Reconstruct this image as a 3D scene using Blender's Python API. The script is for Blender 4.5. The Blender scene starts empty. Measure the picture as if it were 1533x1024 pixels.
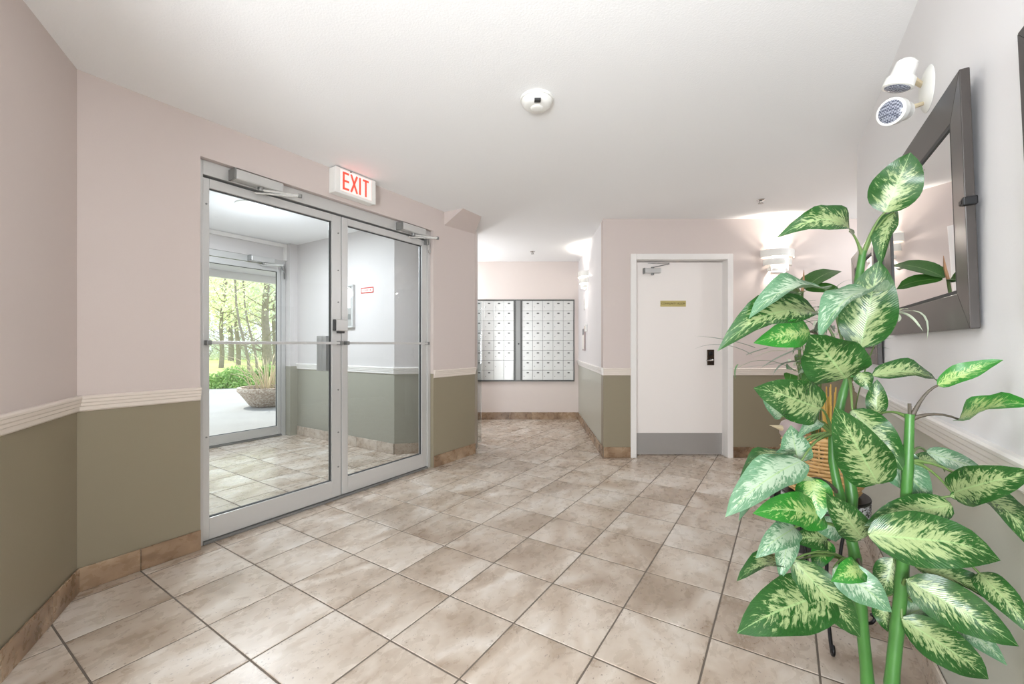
import bpy, bmesh, math, random
import numpy as np
from mathutils import Vector, Matrix
random.seed(7); rng = np.random.default_rng(7)
SC = bpy.context.scene; COL = SC.collection
pi = math.pi

# ------------------------------------------------------------------ camera, world, lights, exposure
CAM_Z, F, CX, CY = 1.16, 632.0, 766.5, 516.0
cam = bpy.data.cameras.new('camera'); cam.sensor_width = 36.0; cam.lens = F / 1533 * 36
cam.shift_y = (CY - 512) / 1533; cam.clip_start = 0.02; cam.clip_end = 300
camo = bpy.data.objects.new('camera', cam); COL.objects.link(camo)
camo.location = (0, 0, CAM_Z); camo.rotation_euler = (pi / 2, 0, 0); SC.camera = camo

world = bpy.data.worlds.new('world'); SC.world = world; world.use_nodes = True
wn = world.node_tree; bg = wn.nodes['Background']
bg.inputs[0].default_value = (0.80, 0.90, 1.0, 1); bg.inputs[1].default_value = 2.2

def lamp(name, kind, loc, power, color=(1, 1, 1), size=0.1, rot=(0, 0, 0), size_y=None, spread=None):
    l = bpy.data.lights.new(name, kind); l.energy = power; l.color = color
    if kind == 'AREA':
        l.size = size
        if size_y: l.shape = 'RECTANGLE'; l.size_y = size_y
        if spread: l.spread = spread
    elif kind == 'SUN': l.angle = size
    else: l.shadow_soft_size = size
    o = bpy.data.objects.new(name, l); COL.objects.link(o); o.location = loc; o.rotation_euler = rot
    return o
sun = lamp('sun', 'SUN', (-10, 10, 12), 4.5, (1.0, 0.95, 0.86), 0.01)
sun.rotation_euler = Vector((0.62, -0.35, -0.95)).to_track_quat('-Z', 'Y').to_euler()
P_VEST, P_SCONCE = 38, 27
lamp('lobby_fill', 'POINT', (.12, .45, 1.70), 15, (.90, .955, 1), .14)  # added fill above the view, no fixture modelled
lamp('corridor_fill', 'POINT', (-.95, -1.3, 2.12), 14, (.90, .955, 1), .14)  # added unseen fill in the corridor behind the camera
fl_ = lamp('rear_area_fill', 'AREA', (-.85, -1.45, 1.0), 135, (.90, .955, 1), 1.0)  # added area fill behind the camera, evens out ceiling and walls
fl_.rotation_euler = Vector((.50, .80, .24)).to_track_quat('-Z', 'Y').to_euler()
lamp('mailroom_fill', 'POINT', (-1.0, 5.95, 1.75), 30, (.90, .955, 1), .10)  # added fill hidden behind the pier to brighten the mail alcove
lamp('hall_fill', 'POINT', (3.9, 3.5, 2.15), 26, (.90, .955, 1), .12)  # added fill out of view in the side hall
SC.view_settings.view_transform = 'Standard'; SC.view_settings.look = 'None'
SC.view_settings.gamma = 1.0; SC.view_settings.use_curve_mapping = False
SC.view_settings.exposure = 0.15

# ------------------------------------------------------------------ frames
TH = math.atan2(.8386, .5447)              # the glass-door wall runs along this heading
def L2W(t, q, z=0.0):                      # t along that wall, q away from the camera behind it
    return Vector((-.8386 * q + .5447 * t, .5447 * q + .8386 * t, z))
RX, RY = .5318, .8468; RTH = math.atan2(RY, RX)
def R2W(r, o, z=0.0):                      # r along the right wall, o metres out into the room
    return Vector((.528 + (r - .281) * RX - o * RY, (r - .281) * RY + o * RX, z))
def at(px, py, d):                         # point at depth d
    return Vector(((px - CX) / F * d, d, CAM_Z + (CY - py) / F * d))
CEIL = 2.45

# ------------------------------------------------------------------ materials
def lin(c):
    return tuple(((v / 255) / 12.92 if v / 255 <= .04045 else ((v / 255 + .055) / 1.055) ** 2.4) for v in c) + (1,)
class NT:
    def __init__(s, name):
        s.m = bpy.data.materials.new(name); s.m.use_nodes = True; s.t = s.m.node_tree
        s.b = s.t.nodes['Principled BSDF']; s.out = s.t.nodes['Material Output']
    def n(s, typ, **kw):
        x = s.t.nodes.new(typ)
        for k, v in kw.items():
            if k.startswith('i_'):
                key = k[2:]; key = int(key) if key.isdigit() else key.replace('_', ' ')
                x.inputs[key].default_value = v
            else: setattr(x, k, v)
        return x
    def l(s, a, b): s.t.links.new(a, b)
    def math(s, op, a, b=None, c=None):
        x = s.n('ShaderNodeMath', operation=op)
        for i, v in enumerate((a, b, c)):
            if v is None: continue
            if isinstance(v, (int, float)): x.inputs[i].default_value = v
            else: s.l(v, x.inputs[i])
        return x.outputs[0]
    def mix(s, f, a, b):
        x = s.n('ShaderNodeMix', data_type='RGBA')
        for k, v in ((0, f), (6, a), (7, b)):
            if isinstance(v, (int, float, tuple)): x.inputs[k].default_value = v
            else: s.l(v, x.inputs[k])
        return x.outputs[2]
    def ramp(s, f, stops):
        x = s.n('ShaderNodeValToRGB'); e = x.color_ramp.elements
        while len(e) < len(stops): e.new(.5)
        for el, (p, c) in zip(e, stops): el.position = p; el.color = c
        s.l(f, x.inputs[0]); return x.outputs[0]
    def bump(s, h, strength=.2, dist=.01):
        x = s.n('ShaderNodeBump', i_Strength=strength, i_Distance=dist); s.l(h, x.inputs['Height'])
        s.l(x.outputs[0], s.b.inputs['Normal'])
def pbr(name, rgb, rough=.5, metal=0.0, bump=None, var=0.0, spec=.5, vscale=8):
    m = NT(name); c = lin(rgb); m.b.inputs['Base Color'].default_value = c
    m.b.inputs['Roughness'].default_value = rough; m.b.inputs['Metallic'].default_value = metal
    m.b.inputs['Specular IOR Level'].default_value = spec
    geo = m.n('ShaderNodeTexCoord')
    if var:
        nz = m.n('ShaderNodeTexNoise', i_Scale=vscale, i_Detail=4.0); m.l(geo.outputs['Object'], nz.inputs[0])
        a = tuple(x * (1 - var) for x in c[:3]) + (1,); b = tuple(min(1, x * (1 + var)) for x in c[:3]) + (1,)
        m.l(m.mix(nz.outputs[0], a, b), m.b.inputs['Base Color'])
    if bump:
        nz = m.n('ShaderNodeTexNoise', i_Scale=bump[0], i_Detail=3.0); m.l(geo.outputs['Object'], nz.inputs[0])
        m.bump(nz.outputs[0], bump[1], bump[2] if len(bump) > 2 else .004)
    return m.m
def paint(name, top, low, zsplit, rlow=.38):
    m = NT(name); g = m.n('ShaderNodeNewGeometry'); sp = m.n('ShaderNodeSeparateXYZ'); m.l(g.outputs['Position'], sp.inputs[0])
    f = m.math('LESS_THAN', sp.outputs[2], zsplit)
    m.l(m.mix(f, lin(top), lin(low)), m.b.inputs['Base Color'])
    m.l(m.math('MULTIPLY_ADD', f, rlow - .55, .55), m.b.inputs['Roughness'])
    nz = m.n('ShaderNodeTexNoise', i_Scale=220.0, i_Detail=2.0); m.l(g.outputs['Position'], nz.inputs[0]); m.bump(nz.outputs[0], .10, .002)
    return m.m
M = {}
M['wall'] = paint('wall paint two tone', (206, 193, 187), (141, 131, 110), .885)
M['wall_glare'] = paint('wall paint glare lightened two tone', (234, 232, 233), (188, 188, 176), .885)  # daylight and lamp glare put into the colour of the two-tone paint
M['wall_plain'] = paint('wall paint plain', (216, 205, 199), (216, 205, 199), -1)
M['wall_vest_coollit'] = paint('wall paint vestibule cool light tint', (208, 203, 201), (156, 153, 140), .885)  # cool vestibule light mixed into the wall and dado colours
m = NT('stippled ceiling'); g = m.n('ShaderNodeNewGeometry'); m.b.inputs['Base Color'].default_value = lin((246, 246, 246)); m.b.inputs['Roughness'].default_value = .8
nz = m.n('ShaderNodeTexNoise', i_Scale=120.0, i_Detail=4.0); m.l(g.outputs['Position'], nz.inputs[0]); m.bump(nz.outputs[0], .35, .004); M['ceiling'] = m.m
M['rail'] = pbr('chair rail paint', (222, 211, 200), .4)
M['white'] = pbr('white semi gloss', (232, 228, 224), .35)
M['door_white'] = pbr('door paint', (238, 231, 226), .42)
M['alu'] = pbr('brushed aluminium', (206, 205, 203), .34, .45, bump=(300, .04, .001))
M['alu_dark'] = pbr('dark aluminium', (132, 132, 130), .4, .5)
M['steel'] = pbr('stainless plate', (172, 169, 166), .38, .4, bump=(200, .04, .001))
M['bright'] = pbr('bright aluminium arm', (228, 228, 226), .25, .3)
M['chrome'] = pbr('polished chrome', (225, 225, 225), .15, 1.0)
M['gasket'] = pbr('black gasket', (60, 60, 60), .6)
M['black'] = pbr('black iron', (22, 22, 24), .4, .3)
M['bronze'] = pbr('dark bronze', (64, 54, 46), .35, .8, var=.3, vscale=60)
M['brass'] = pbr('brass plate', (196, 182, 120), .38, .3, var=.15, vscale=40)
M['grout'] = pbr('floor grout', (104, 94, 84), .9, bump=(400, .2, .001))
M['plastic'] = pbr('white plastic', (236, 235, 230), .35)
M['beige'] = pbr('aged beige plastic', (206, 190, 158), .4)
M['mail'] = pbr('mailbox aluminium', (190, 190, 187), .36, .55, var=.06, vscale=3)
M['mail_dark'] = pbr('mailbox frame', (92, 92, 90), .4, .7)
M['frame'] = pbr('espresso frame', (62, 57, 54), .28, .15, var=.1)
M['frame_side'] = pbr('espresso frame side', (40, 40, 43), .4, .05)
M['concrete'] = pbr('concrete slab', (158, 157, 156), .85, var=.16, vscale=1.2, bump=(60, .2, .006))
M['soffit'] = pbr('grey soffit', (206, 204, 204), .7)
M['bark'] = pbr('tree bark', (142, 132, 122), .9, var=.3, vscale=12, bump=(30, .6, .02))
M['straw'] = pbr('dry straw', (214, 176, 92), .6, var=.25, vscale=30)
M['drystalk'] = pbr('dry grass stalk', (212, 196, 164), .8, var=.2)
M['wicker'] = pbr('wicker cane', (222, 180, 122), .45, var=.4, vscale=25)
M['red'] = pbr('red ink', (190, 62, 48), .5)
M['paper'] = pbr('paper', (240, 238, 232), .7)
M['dark_text'] = pbr('engraved letters', (70, 58, 30), .5)
M['soil'] = pbr('potting soil', (52, 40, 30), .95, bump=(80, .8, .01))
M['terracotta'] = pbr('dark pot', (58, 56, 54), .5)
M['mauve'] = pbr('mauve ceramic', (168, 152, 150), .4)
M['bulb'] = pbr('bulb', (255, 255, 255), .4)
def emis(name, rgb, strength):
    m = NT(name); m.b.inputs['Base Color'].default_value = lin(rgb); m.b.inputs['Emission Color'].default_value = lin(rgb)
    m.b.inputs['Emission Strength'].default_value = strength; return m.m
M['lit'] = emis('lit lamp glass', (255, 247, 236), 6.0)
M['diffuser_glow'] = emis('ceiling diffuser added glow', (250, 250, 255), .35)  # slight emission added, the vestibule fixture itself is not lit
M['exit_red'] = emis('lit exit letters', (255, 64, 48), 1.25)
M['exit_face'] = emis('exit face', (252, 226, 222), .35)
# architectural glass: clear with Fresnel mirror
m = NT('clear glass'); t = m.t; t.nodes.remove(m.b)
fr = m.n('ShaderNodeFresnel', i_IOR=1.5); gl = m.n('ShaderNodeBsdfGlossy', i_Roughness=.0); tr = m.n('ShaderNodeBsdfTransparent'); tr.inputs[0].default_value = (.95, .97, .97, 1)
mx = m.n('ShaderNodeMixShader'); m.l(fr.outputs[0], mx.inputs[0]); m.l(tr.outputs[0], mx.inputs[1]); m.l(gl.outputs[0], mx.inputs[2]); m.l(mx.outputs[0], m.out.inputs[0]); M['glass'] = m.m
m = NT('clear acrylic'); t = m.t; t.nodes.remove(m.b)
fr = m.n('ShaderNodeFresnel', i_IOR=1.45); gl = m.n('ShaderNodeBsdfGlossy', i_Roughness=.08); tr = m.n('ShaderNodeBsdfTransparent'); tr.inputs[0].default_value = (.84, .86, .86, 1)
mx = m.n('ShaderNodeMixShader'); m.l(fr.outputs[0], mx.inputs[0]); m.l(tr.outputs[0], mx.inputs[1]); m.l(gl.outputs[0], mx.inputs[2]); m.l(mx.outputs[0], m.out.inputs[0]); M['acrylic'] = m.m
m = NT('mirror silver'); m.b.inputs['Metallic'].default_value = 1; m.b.inputs['Roughness'].default_value = .01; m.b.inputs['Base Color'].default_value = (.9, .9, .9, 1); M['mirror'] = m.m

def tile_mat(name, warm):
    m = NT(name); g = m.n('ShaderNodeNewGeometry'); oi = m.n('ShaderNodeObjectInfo')
    rnd = m.math('ADD', m.math('MULTIPLY', oi.outputs['Random'], 37.0), m.math('MULTIPLY', g.outputs['Random Per Island'], 53.0))
    cmb = m.n('ShaderNodeCombineXYZ'); m.l(rnd, cmb.inputs[2]); m.l(m.math('MULTIPLY', rnd, .7), cmb.inputs[0])
    mp = m.n('ShaderNodeMapping', vector_type='TEXTURE'); mp.inputs['Rotation'].default_value = (0, 0, TH); mp.inputs['Scale'].default_value = (1.45, 1.0, 1.0)
    m.l(g.outputs['Position'], mp.inputs[0])
    ad = m.n('ShaderNodeVectorMath', operation='ADD'); m.l(mp.outputs[0], ad.inputs[0]); m.l(cmb.outputs[0], ad.inputs[1])
    n1 = m.n('ShaderNodeTexNoise', i_Scale=3.4, i_Detail=6.0, i_Roughness=.5, i_Distortion=.9); m.l(ad.outputs[0], n1.inputs[0])
    n2 = m.n('ShaderNodeTexNoise', i_Scale=20.0, i_Detail=5.0, i_Roughness=.6, i_Distortion=.4); m.l(ad.outputs[0], n2.inputs[0])
    f = m.math('ADD', m.math('MULTIPLY', n1.outputs[0], .84), m.math('MULTIPLY', n2.outputs[0], .17))
    a = [(158, 140, 122), (181, 165, 149), (196, 183, 169), (213, 204, 194)] if warm else [(100, 78, 58), (136, 110, 86), (160, 134, 108), (188, 166, 142)]
    col = m.ramp(f, [(.36, lin(a[0])), (.47, lin(a[1])), (.56, lin(a[2])), (.68, lin(a[3]))])
    # small open pits of the travertine
    vo = m.n('ShaderNodeTexNoise', i_Scale=95.0, i_Detail=2.0); m.l(ad.outputs[0], vo.inputs[0])
    n3 = m.n('ShaderNodeTexNoise', i_Scale=6.5, i_Detail=3.0); m.l(ad.outputs[0], n3.inputs[0])
    pit = m.math('MULTIPLY', m.math('GREATER_THAN', vo.outputs[0], .67), m.math('GREATER_THAN', n3.outputs[0], .53))
    col = m.mix(m.math('MULTIPLY', pit, .55), col, lin((92, 74, 60)))
    tone = m.n('ShaderNodeHueSaturation'); m.l(m.math('MULTIPLY_ADD', m.math('FRACT', m.math('MULTIPLY', rnd, 3.7)), .07, .965), tone.inputs['Value']); m.l(col, tone.inputs['Color']); m.l(tone.outputs[0], m.b.inputs['Base Color'])
    m.l(m.math('MULTIPLY_ADD', n2.outputs[0], .25, .16), m.b.inputs['Roughness'])
    m.bump(m.math('SUBTRACT', m.math('MULTIPLY', f, .5), m.math('MULTIPLY', pit, .6)), .12, .004)
    return m.m
M['tile'] = tile_mat('travertine tile', True)
M['base_tile'] = tile_mat('travertine base tile', False)

def leaf_mat(name, dark, mid, cream, amount, rough=.38, back=None):
    m = NT(name); uv = m.n('ShaderNodeTexCoord'); sp = m.n('ShaderNodeSeparateXYZ'); m.l(uv.outputs['UV'], sp.inputs[0])
    oi = m.n('ShaderNodeObjectInfo')
    au = m.math('ABSOLUTE', m.math('MULTIPLY_ADD', sp.outputs[0], 2.0, -1.0))
    q = m.math('SUBTRACT', sp.outputs[1], m.math('MULTIPLY', au, .22))
    cb = m.n('ShaderNodeCombineXYZ'); m.l(m.math('MULTIPLY', q, 24.0), cb.inputs[0]); m.l(m.math('MULTIPLY', sp.outputs[0], 6.0), cb.inputs[1]); m.l(m.math('MULTIPLY', oi.outputs['Random'], 50.0), cb.inputs[2])
    nz = m.n('ShaderNodeTexNoise', i_Scale=1.0, i_Detail=4.0, i_Roughness=.65, i_Distortion=.7); m.l(cb.outputs[0], nz.inputs[0])
    body = m.math('SUBTRACT', 1.0, m.math('POWER', au, 1.5))
    endf = m.math('MULTIPLY', m.math('SUBTRACT', 1.0, m.math('POWER', sp.outputs[1], 3.0)), body)
    mask = m.math('ADD', m.math('MULTIPLY', endf, .30), m.math('MULTIPLY_ADD', oi.outputs['Random'], .05, m.math('SUBTRACT', nz.outputs[0], .0)))
    k = m.n('ShaderNodeMapRange', i_1=.78 - amount, i_2=.90 - amount); m.l(mask, k.inputs[0])
    lo = m.n('ShaderNodeTexNoise', i_Scale=2.0, i_Detail=2.0); m.l(cb.outputs[0], lo.inputs[0])
    green = m.mix(lo.outputs[0], lin(dark), lin(mid))
    col = m.mix(m.math('MULTIPLY', k.outputs[0], .68), green, lin(cream))
    rib = m.math('LESS_THAN', au, .035); col = m.mix(m.math('MULTIPLY', rib, .6), col, lin((150, 178, 120)))
    gm = m.n('ShaderNodeNewGeometry'); col = m.mix(m.math('MULTIPLY', gm.outputs['Backfacing'], .55), col, lin(back or (150, 176, 140)))
    m.l(col, m.b.inputs['Base Color']); m.b.inputs['Roughness'].default_value = rough
    wv = m.n('ShaderNodeTexWave', i_Scale=.5, i_Distortion=1.0); m.l(cb.outputs[0], wv.inputs[0]); m.bump(wv.outputs[0], .12, .003)
    tl = m.n('ShaderNodeBsdfTranslucent'); m.l(col, tl.inputs[0]); mx = m.n('ShaderNodeMixShader', i_0=.10)
    m.l(m.b.outputs[0], mx.inputs[1]); m.l(tl.outputs[0], mx.inputs[2]); m.l(mx.outputs[0], m.out.inputs[0]); return m.m
M['leaf'] = leaf_mat('dumb cane leaf', (24, 62, 22), (46, 92, 38), (170, 184, 130), .112, .27)
M['leaf_pale'] = leaf_mat('dumb cane leaf pale', (66, 108, 74), (108, 144, 112), (184, 198, 174), .15, .25)
M['leaf_bright'] = leaf_mat('dumb cane leaf bright', (30, 104, 30), (50, 126, 42), (186, 200, 132), .10, .28)
M['rubber'] = leaf_mat('rubber plant leaf', (44, 94, 34), (76, 130, 52), (120, 160, 80), -.3, .3)
M['stem'] = pbr('green stem', (60, 108, 46), .4, var=.25, vscale=14)
M['petiole'] = pbr('leaf stalk', (92, 116, 62), .5, var=.2)
M['twig'] = pbr('dark leaf stalk', (78, 70, 60), .5)
M['blade'] = pbr('grass blade green', (92, 128, 84), .5, var=.3, vscale=20)
M['blade_grey'] = pbr('grass blade grey', (128, 140, 124), .5, var=.25, vscale=20)
M['blade_white'] = pbr('spider plant blade', (206, 216, 190), .5, var=.12)
def foliage(name, a, b):
    m = NT(name); g = m.n('ShaderNodeNewGeometry')
    col = m.mix(g.outputs['Random Per Island'], lin(a), lin(b)); m.l(col, m.b.inputs['Base Color']); m.b.inputs['Roughness'].default_value = .6
    tl = m.n('ShaderNodeBsdfTranslucent'); m.l(col, tl.inputs[0]); mx = m.n('ShaderNodeMixShader', i_0=.4)
    m.l(m.b.outputs[0], mx.inputs[1]); m.l(tl.outputs[0], mx.inputs[2]); m.l(mx.outputs[0], m.out.inputs[0]); return m.m
M['fol1'] = foliage('spring foliage', (214, 218, 164), (242, 244, 222))
M['fol2'] = foliage('grey green foliage', (188, 196, 170), (236, 240, 230))
M['juniper'] = foliage('juniper foliage', (120, 160, 88), (176, 204, 132))
M['lawn'] = pbr('lawn', (186, 196, 120), .9, var=.3, vscale=2)
m = NT('exposed aggregate'); tc = m.n('ShaderNodeTexCoord'); vo = m.n('ShaderNodeTexVoronoi', i_Scale=45.0); m.l(tc.outputs['Object'], vo.inputs[0])
m.l(m.ramp(vo.outputs['Color'], [(.0, lin((150, 128, 112))), (.5, lin((190, 172, 156))), (1., lin((222, 212, 198)))]), m.b.inputs['Base Color']); m.b.inputs['Roughness'].default_value = .9
m.bump(vo.outputs['Distance'], .6, .01); M['aggregate'] = m.m
m = NT('black and white print'); tc = m.n('ShaderNodeTexCoord'); vo = m.n('ShaderNodeTexNoise', i_Scale=60.0, i_Detail=1.0, i_Distortion=2.0); m.l(tc.outputs['Object'], vo.inputs[0])
m.l(m.mix(m.math('GREATER_THAN', vo.outputs[0], .5), lin((24, 24, 34)), lin((226, 228, 234))), m.b.inputs['Base Color']); M['print'] = m.m
m = NT('ribbed lens'); m.b.inputs['Base Color'].default_value = lin((96, 104, 132)); m.b.inputs['Roughness'].default_value = .15
tc = m.n('ShaderNodeTexCoord'); br = m.n('ShaderNodeTexChecker', i_Scale=170.0); m.l(tc.outputs['Object'], br.inputs[0])
m.l(m.mix(br.outputs[1], lin((84, 88, 102)), lin((150, 154, 166))), m.b.inputs['Base Color']); M['lens'] = m.m

# ------------------------------------------------------------------ mesh helpers
class MB:
    def __init__(s): s.v = []; s.f = []; s.uv = None
    def add(s, vs, fs):
        o = len(s.v); s.v += [tuple(p) for p in vs]; s.f += [tuple(i + o for i in f) for f in fs]; return s
    def box(s, x0, x1, y0, y1, z0, z1):
        return s.add([(x0, y0, z0), (x1, y0, z0), (x1, y1, z0), (x0, y1, z0), (x0, y0, z1), (x1, y0, z1), (x1, y1, z1), (x0, y1, z1)],
                     [(0, 3, 2, 1), (4, 5, 6, 7), (0, 1, 5, 4), (1, 2, 6, 5), (2, 3, 7, 6), (3, 0, 4, 7)])
    def prism(s, pts, z0, z1):
        n = len(pts); a = sum(pts[i][0] * pts[(i + 1) % n][1] - pts[(i + 1) % n][0] * pts[i][1] for i in range(n))
        if a < 0: pts = pts[::-1]
        return s.add([(p[0], p[1], z0) for p in pts] + [(p[0], p[1], z1) for p in pts],
                     [tuple(range(n - 1, -1, -1)), tuple(range(n, 2 * n))] + [(i, (i + 1) % n, n + (i + 1) % n, n + i) for i in range(n)])
    def loft(s, rings, closed=True, caps=True):
        n = len(rings[0]); vs = [p for r in rings for p in r]; fs = []
        for k in range(len(rings) - 1):
            for i in range(n if closed else n - 1):
                j = (i + 1) % n; fs.append((k * n + i, k * n + j, (k + 1) * n + j, (k + 1) * n + i))
        if caps and closed: fs += [tuple(range(n - 1, -1, -1)), tuple(range((len(rings) - 1) * n, len(rings) * n))]
        return s.add(vs, fs)
    def lathe(s, prof, c=(0, 0, 0), seg=28, axis='z', caps=True):
        rings = []
        for r, h in prof:
            ring = []
            for i in range(seg):
                a = 2 * pi * i / seg; x, y = r * math.cos(a), r * math.sin(a)
                p = (x, y, h) if axis == 'z' else ((h, x, y) if axis == 'x' else (x, h, -y))
                ring.append((c[0] + p[0], c[1] + p[1], c[2] + p[2]))
            rings.append(ring)
        return s.loft(rings, caps=caps)
    def tube(s, path, r, seg=8, flat=1.0):
        P = [Vector(p) for p in path]; n = len(P); rs = r if isinstance(r, (list, tuple)) else [r] * n
        up = Vector((0, 0, 1)); rings = []; prev = None
        for i in range(n):
            d = (P[min(i + 1, n - 1)] - P[max(i - 1, 0)]).normalized()
            if prev is None:
                a = d.cross(up if abs(d.z) < .9 else Vector((1, 0, 0))).normalized()
            else: a = (prev - d * prev.dot(d)).normalized()
            prev = a; b = d.cross(a)
            rings.append([P[i] + (a * math.cos(2 * pi * k / seg) + b * math.sin(2 * pi * k / seg) * flat) * rs[i] for k in range(seg)])
        return s.loft(rings)
    def build(s, name, mat, parent=None, smooth=None, bevel=None, loc=None, rotz=None):
        me = bpy.data.meshes.new(name); me.from_pydata(s.v, [], s.f); me.materials.append(mat)
        if s.uv is not None:
            uvl = me.uv_layers.new(name='UVMap')
            for l in me.loops: uvl.data[l.index].uv = s.uv[l.vertex_index]
        bm = bmesh.new(); bm.from_mesh(me)
        if s.uv is None: bmesh.ops.recalc_face_normals(bm, faces=bm.faces)
        bm.to_mesh(me); bm.free()
        if smooth is not None:
            for p in me.polygons: p.use_smooth = True
            if smooth: me.set_sharp_from_angle(angle=math.radians(smooth))
        o = bpy.data.objects.new(name, me); COL.objects.link(o)
        if parent is not None: o.parent = parent
        if loc is not None: o.location = loc
        if rotz is not None: o.rotation_euler = (0, 0, rotz)
        if bevel:
            b = o.modifiers.new('bevel', 'BEVEL'); b.width = bevel; b.segments = 2; b.limit_method = 'ANGLE'
        return o
def tag(o, label=None, cat=None, group=None, kind=None):
    if label: o['label'] = label
    if cat: o['category'] = cat
    if group: o['group'] = group
    if kind: o['kind'] = kind
    return o
def thing(name, loc, rotz, label, cat, group=None, kind=None):
    o = bpy.data.objects.new(name, None); COL.objects.link(o); o.location = loc; o.rotation_euler = (0, 0, rotz); o.empty_display_size = .1
    return tag(o, label, cat, group, kind)
def struct(o, label, cat): return tag(o, label, cat, None, 'structure')
def dup(o, parent=None):
    c = o.copy(); COL.objects.link(c)
    if parent is not None: c.parent = parent
    for ch in list(o.children): dup(ch, c)
    return c
def box(*a): return MB().box(*a)
def bez(p0, p1, p2, n=8):
    p0, p1, p2 = Vector(p0), Vector(p1), Vector(p2)
    return [p0 * (1 - t) ** 2 + p1 * 2 * t * (1 - t) + p2 * t * t for t in [i / (n - 1) for i in range(n)]]
def spline(pts, n=6):
    P = [Vector(p) for p in pts]; out = []
    for i in range(len(P) - 1):
        a, b, c, d = P[max(i - 1, 0)], P[i], P[i + 1], P[min(i + 2, len(P) - 1)]
        for k in range(n):
            t = k / n
            out.append(.5 * ((2 * b) + (c - a) * t + (2 * a - 5 * b + 4 * c - d) * t * t + (3 * b - 3 * c + d - a) * t ** 3))
    return out + [P[-1]]
def text_mesh(name, body, size, mat, parent, loc, rot, depth=.002, sx=1.0, bold=0.0):
    cu = bpy.data.curves.new(name, 'FONT'); cu.body = body; cu.size = size; cu.extrude = depth; cu.align_x = 'CENTER'; cu.align_y = 'CENTER'; cu.offset = bold
    tmp = bpy.data.objects.new(name + '_tmp', cu); COL.objects.link(tmp); dg = bpy.context.evaluated_depsgraph_get()
    me = bpy.data.meshes.new_from_object(tmp.evaluated_get(dg)); bpy.data.objects.remove(tmp)
    me.materials.clear(); me.materials.append(mat); me.name = name
    o = bpy.data.objects.new(name, me); COL.objects.link(o); o.parent = parent; o.location = loc; o.rotation_euler = rot; o.scale = (sx, 1, 1)
    return o

# ------------------------------------------------------------------ room shell
LQ, LB = 2.785, 2.935                      # front and back of the glass-door wall
def lpoly(pts): return [tuple(L2W(a, b)[:2]) for a, b in pts]
cornerA = L2W(.548, LQ)                    # bend between door wall and near-left wall
lb = MB()
lb.prism(lpoly([(.548, LQ), (1.045, LQ), (1.045, LB), (.50, LB)]), 0, CEIL)
lb.prism(lpoly([(1.045, LQ), (2.93, LQ), (2.93, LB), (1.045, LB)]), 2.23, CEIL)
struct(lb.build('wall_entry', M['wall']), 'pinkish beige wall over an olive dado, around the glass entry doors', 'wall')
pb = MB().prism(lpoly([(2.93, LQ), (3.56, LQ), (3.787, LB), (2.93, LB)]), 0, CEIL)
struct(pb.build('wall_pier', M['wall']), 'beige and olive wall pier right of the glass doors', 'wall')
vb = MB().prism(lpoly([(3.787, LB), (3.908, 3.015), (3.6, 3.9), (3.25, 5.3), (3.25, 5.5), (3.07, 5.5), (3.07, 3.48), (3.615, LB)]), 0, CEIL)
struct(vb.build('wall_vestibule_right', M['wall_vest_coollit']), 'side wall of the vestibule with its angled end, seen through the glass doors', 'wall')
# flared bulkhead at the head of the pier
w = MB(); A = lambda t, q, z: tuple(L2W(t, q, z))
w.add([A(3.08, LQ, CEIL), A(3.10, 2.565, CEIL), A(3.40, 2.575, CEIL), A(3.56, LQ, CEIL), A(3.08, LQ, 2.32), A(3.56, LQ, 2.34)],
      [(0, 1, 2, 3), (0, 4, 1), (1, 4, 5, 2), (2, 5, 3), (0, 3, 5, 4)])
struct(w.build('trim_1', M['wall']), 'small sloped bulkhead flaring out under the ceiling at the pier top', 'bulkhead')
# near-left wall and corridor behind the camera
nl0 = Vector((cornerA.x, cornerA.y)); nld = Vector((.462, -.887)); nl1 = nl0 + nld * ((nl0.y - .3) / .887)
nln = Vector((-.887, -.462))
def seg(p, q, nrm, th, z0=0, z1=CEIL, ext=0.0):
    d = (q - p).normalized(); p = p - d * ext; q = q + d * ext
    return [tuple(p), tuple(q), tuple(q + nrm * th), tuple(p + nrm * th)]
struct(MB().prism(seg(nl0, nl1, nln, .15), 0, CEIL).build('wall_left', M['wall']), 'beige over olive wall at the near left', 'wall')
cd = Vector((-RX, -RY)); c1 = nl1 + cd * 3.0
struct(MB().prism(seg(nl1, c1, Vector((-RY, RX)), .15, ext=.02), 0, CEIL).build('wall_corridor', M['wall']), 'corridor side wall behind the viewpoint', 'wall')
c2 = c1 + Vector((RY, -RX)) * 1.75
struct(MB().prism(seg(c1, c2, cd, .15, ext=.15), 0, CEIL).build('wall_corridor_end', M['wall']), 'corridor end wall behind the viewpoint', 'wall')
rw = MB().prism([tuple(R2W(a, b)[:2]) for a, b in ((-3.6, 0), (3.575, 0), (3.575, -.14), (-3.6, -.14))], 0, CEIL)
struct(rw.build('wall_right', M['wall_glare']), 'wall at the right with glare in its colour, behind the mirrors and potted plants', 'wall')
struct(box(2.36, 5.0, 2.50, 2.66, 0, CEIL).build('wall_hall_near', M['wall']), 'side hall wall hidden behind the right wall', 'wall')
struct(box(5.0, 5.15, 2.50, 4.48, 0, CEIL).build('wall_hall_end', M['wall']), 'end wall of the side hall', 'wall')
DY = 4.33
bw = MB().prism([(.937, DY), (1.216, DY), (1.216, DY + .13), (.9425, DY + .13)], 0, CEIL).box(1.216, 2.264, DY, DY + .13, 2.092, CEIL).box(2.264, 5.0, DY, DY + .13, 0, CEIL)
struct(bw.build('wall_back', M['wall']), 'facing wall around the white door', 'wall')
MY = 6.55
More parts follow.
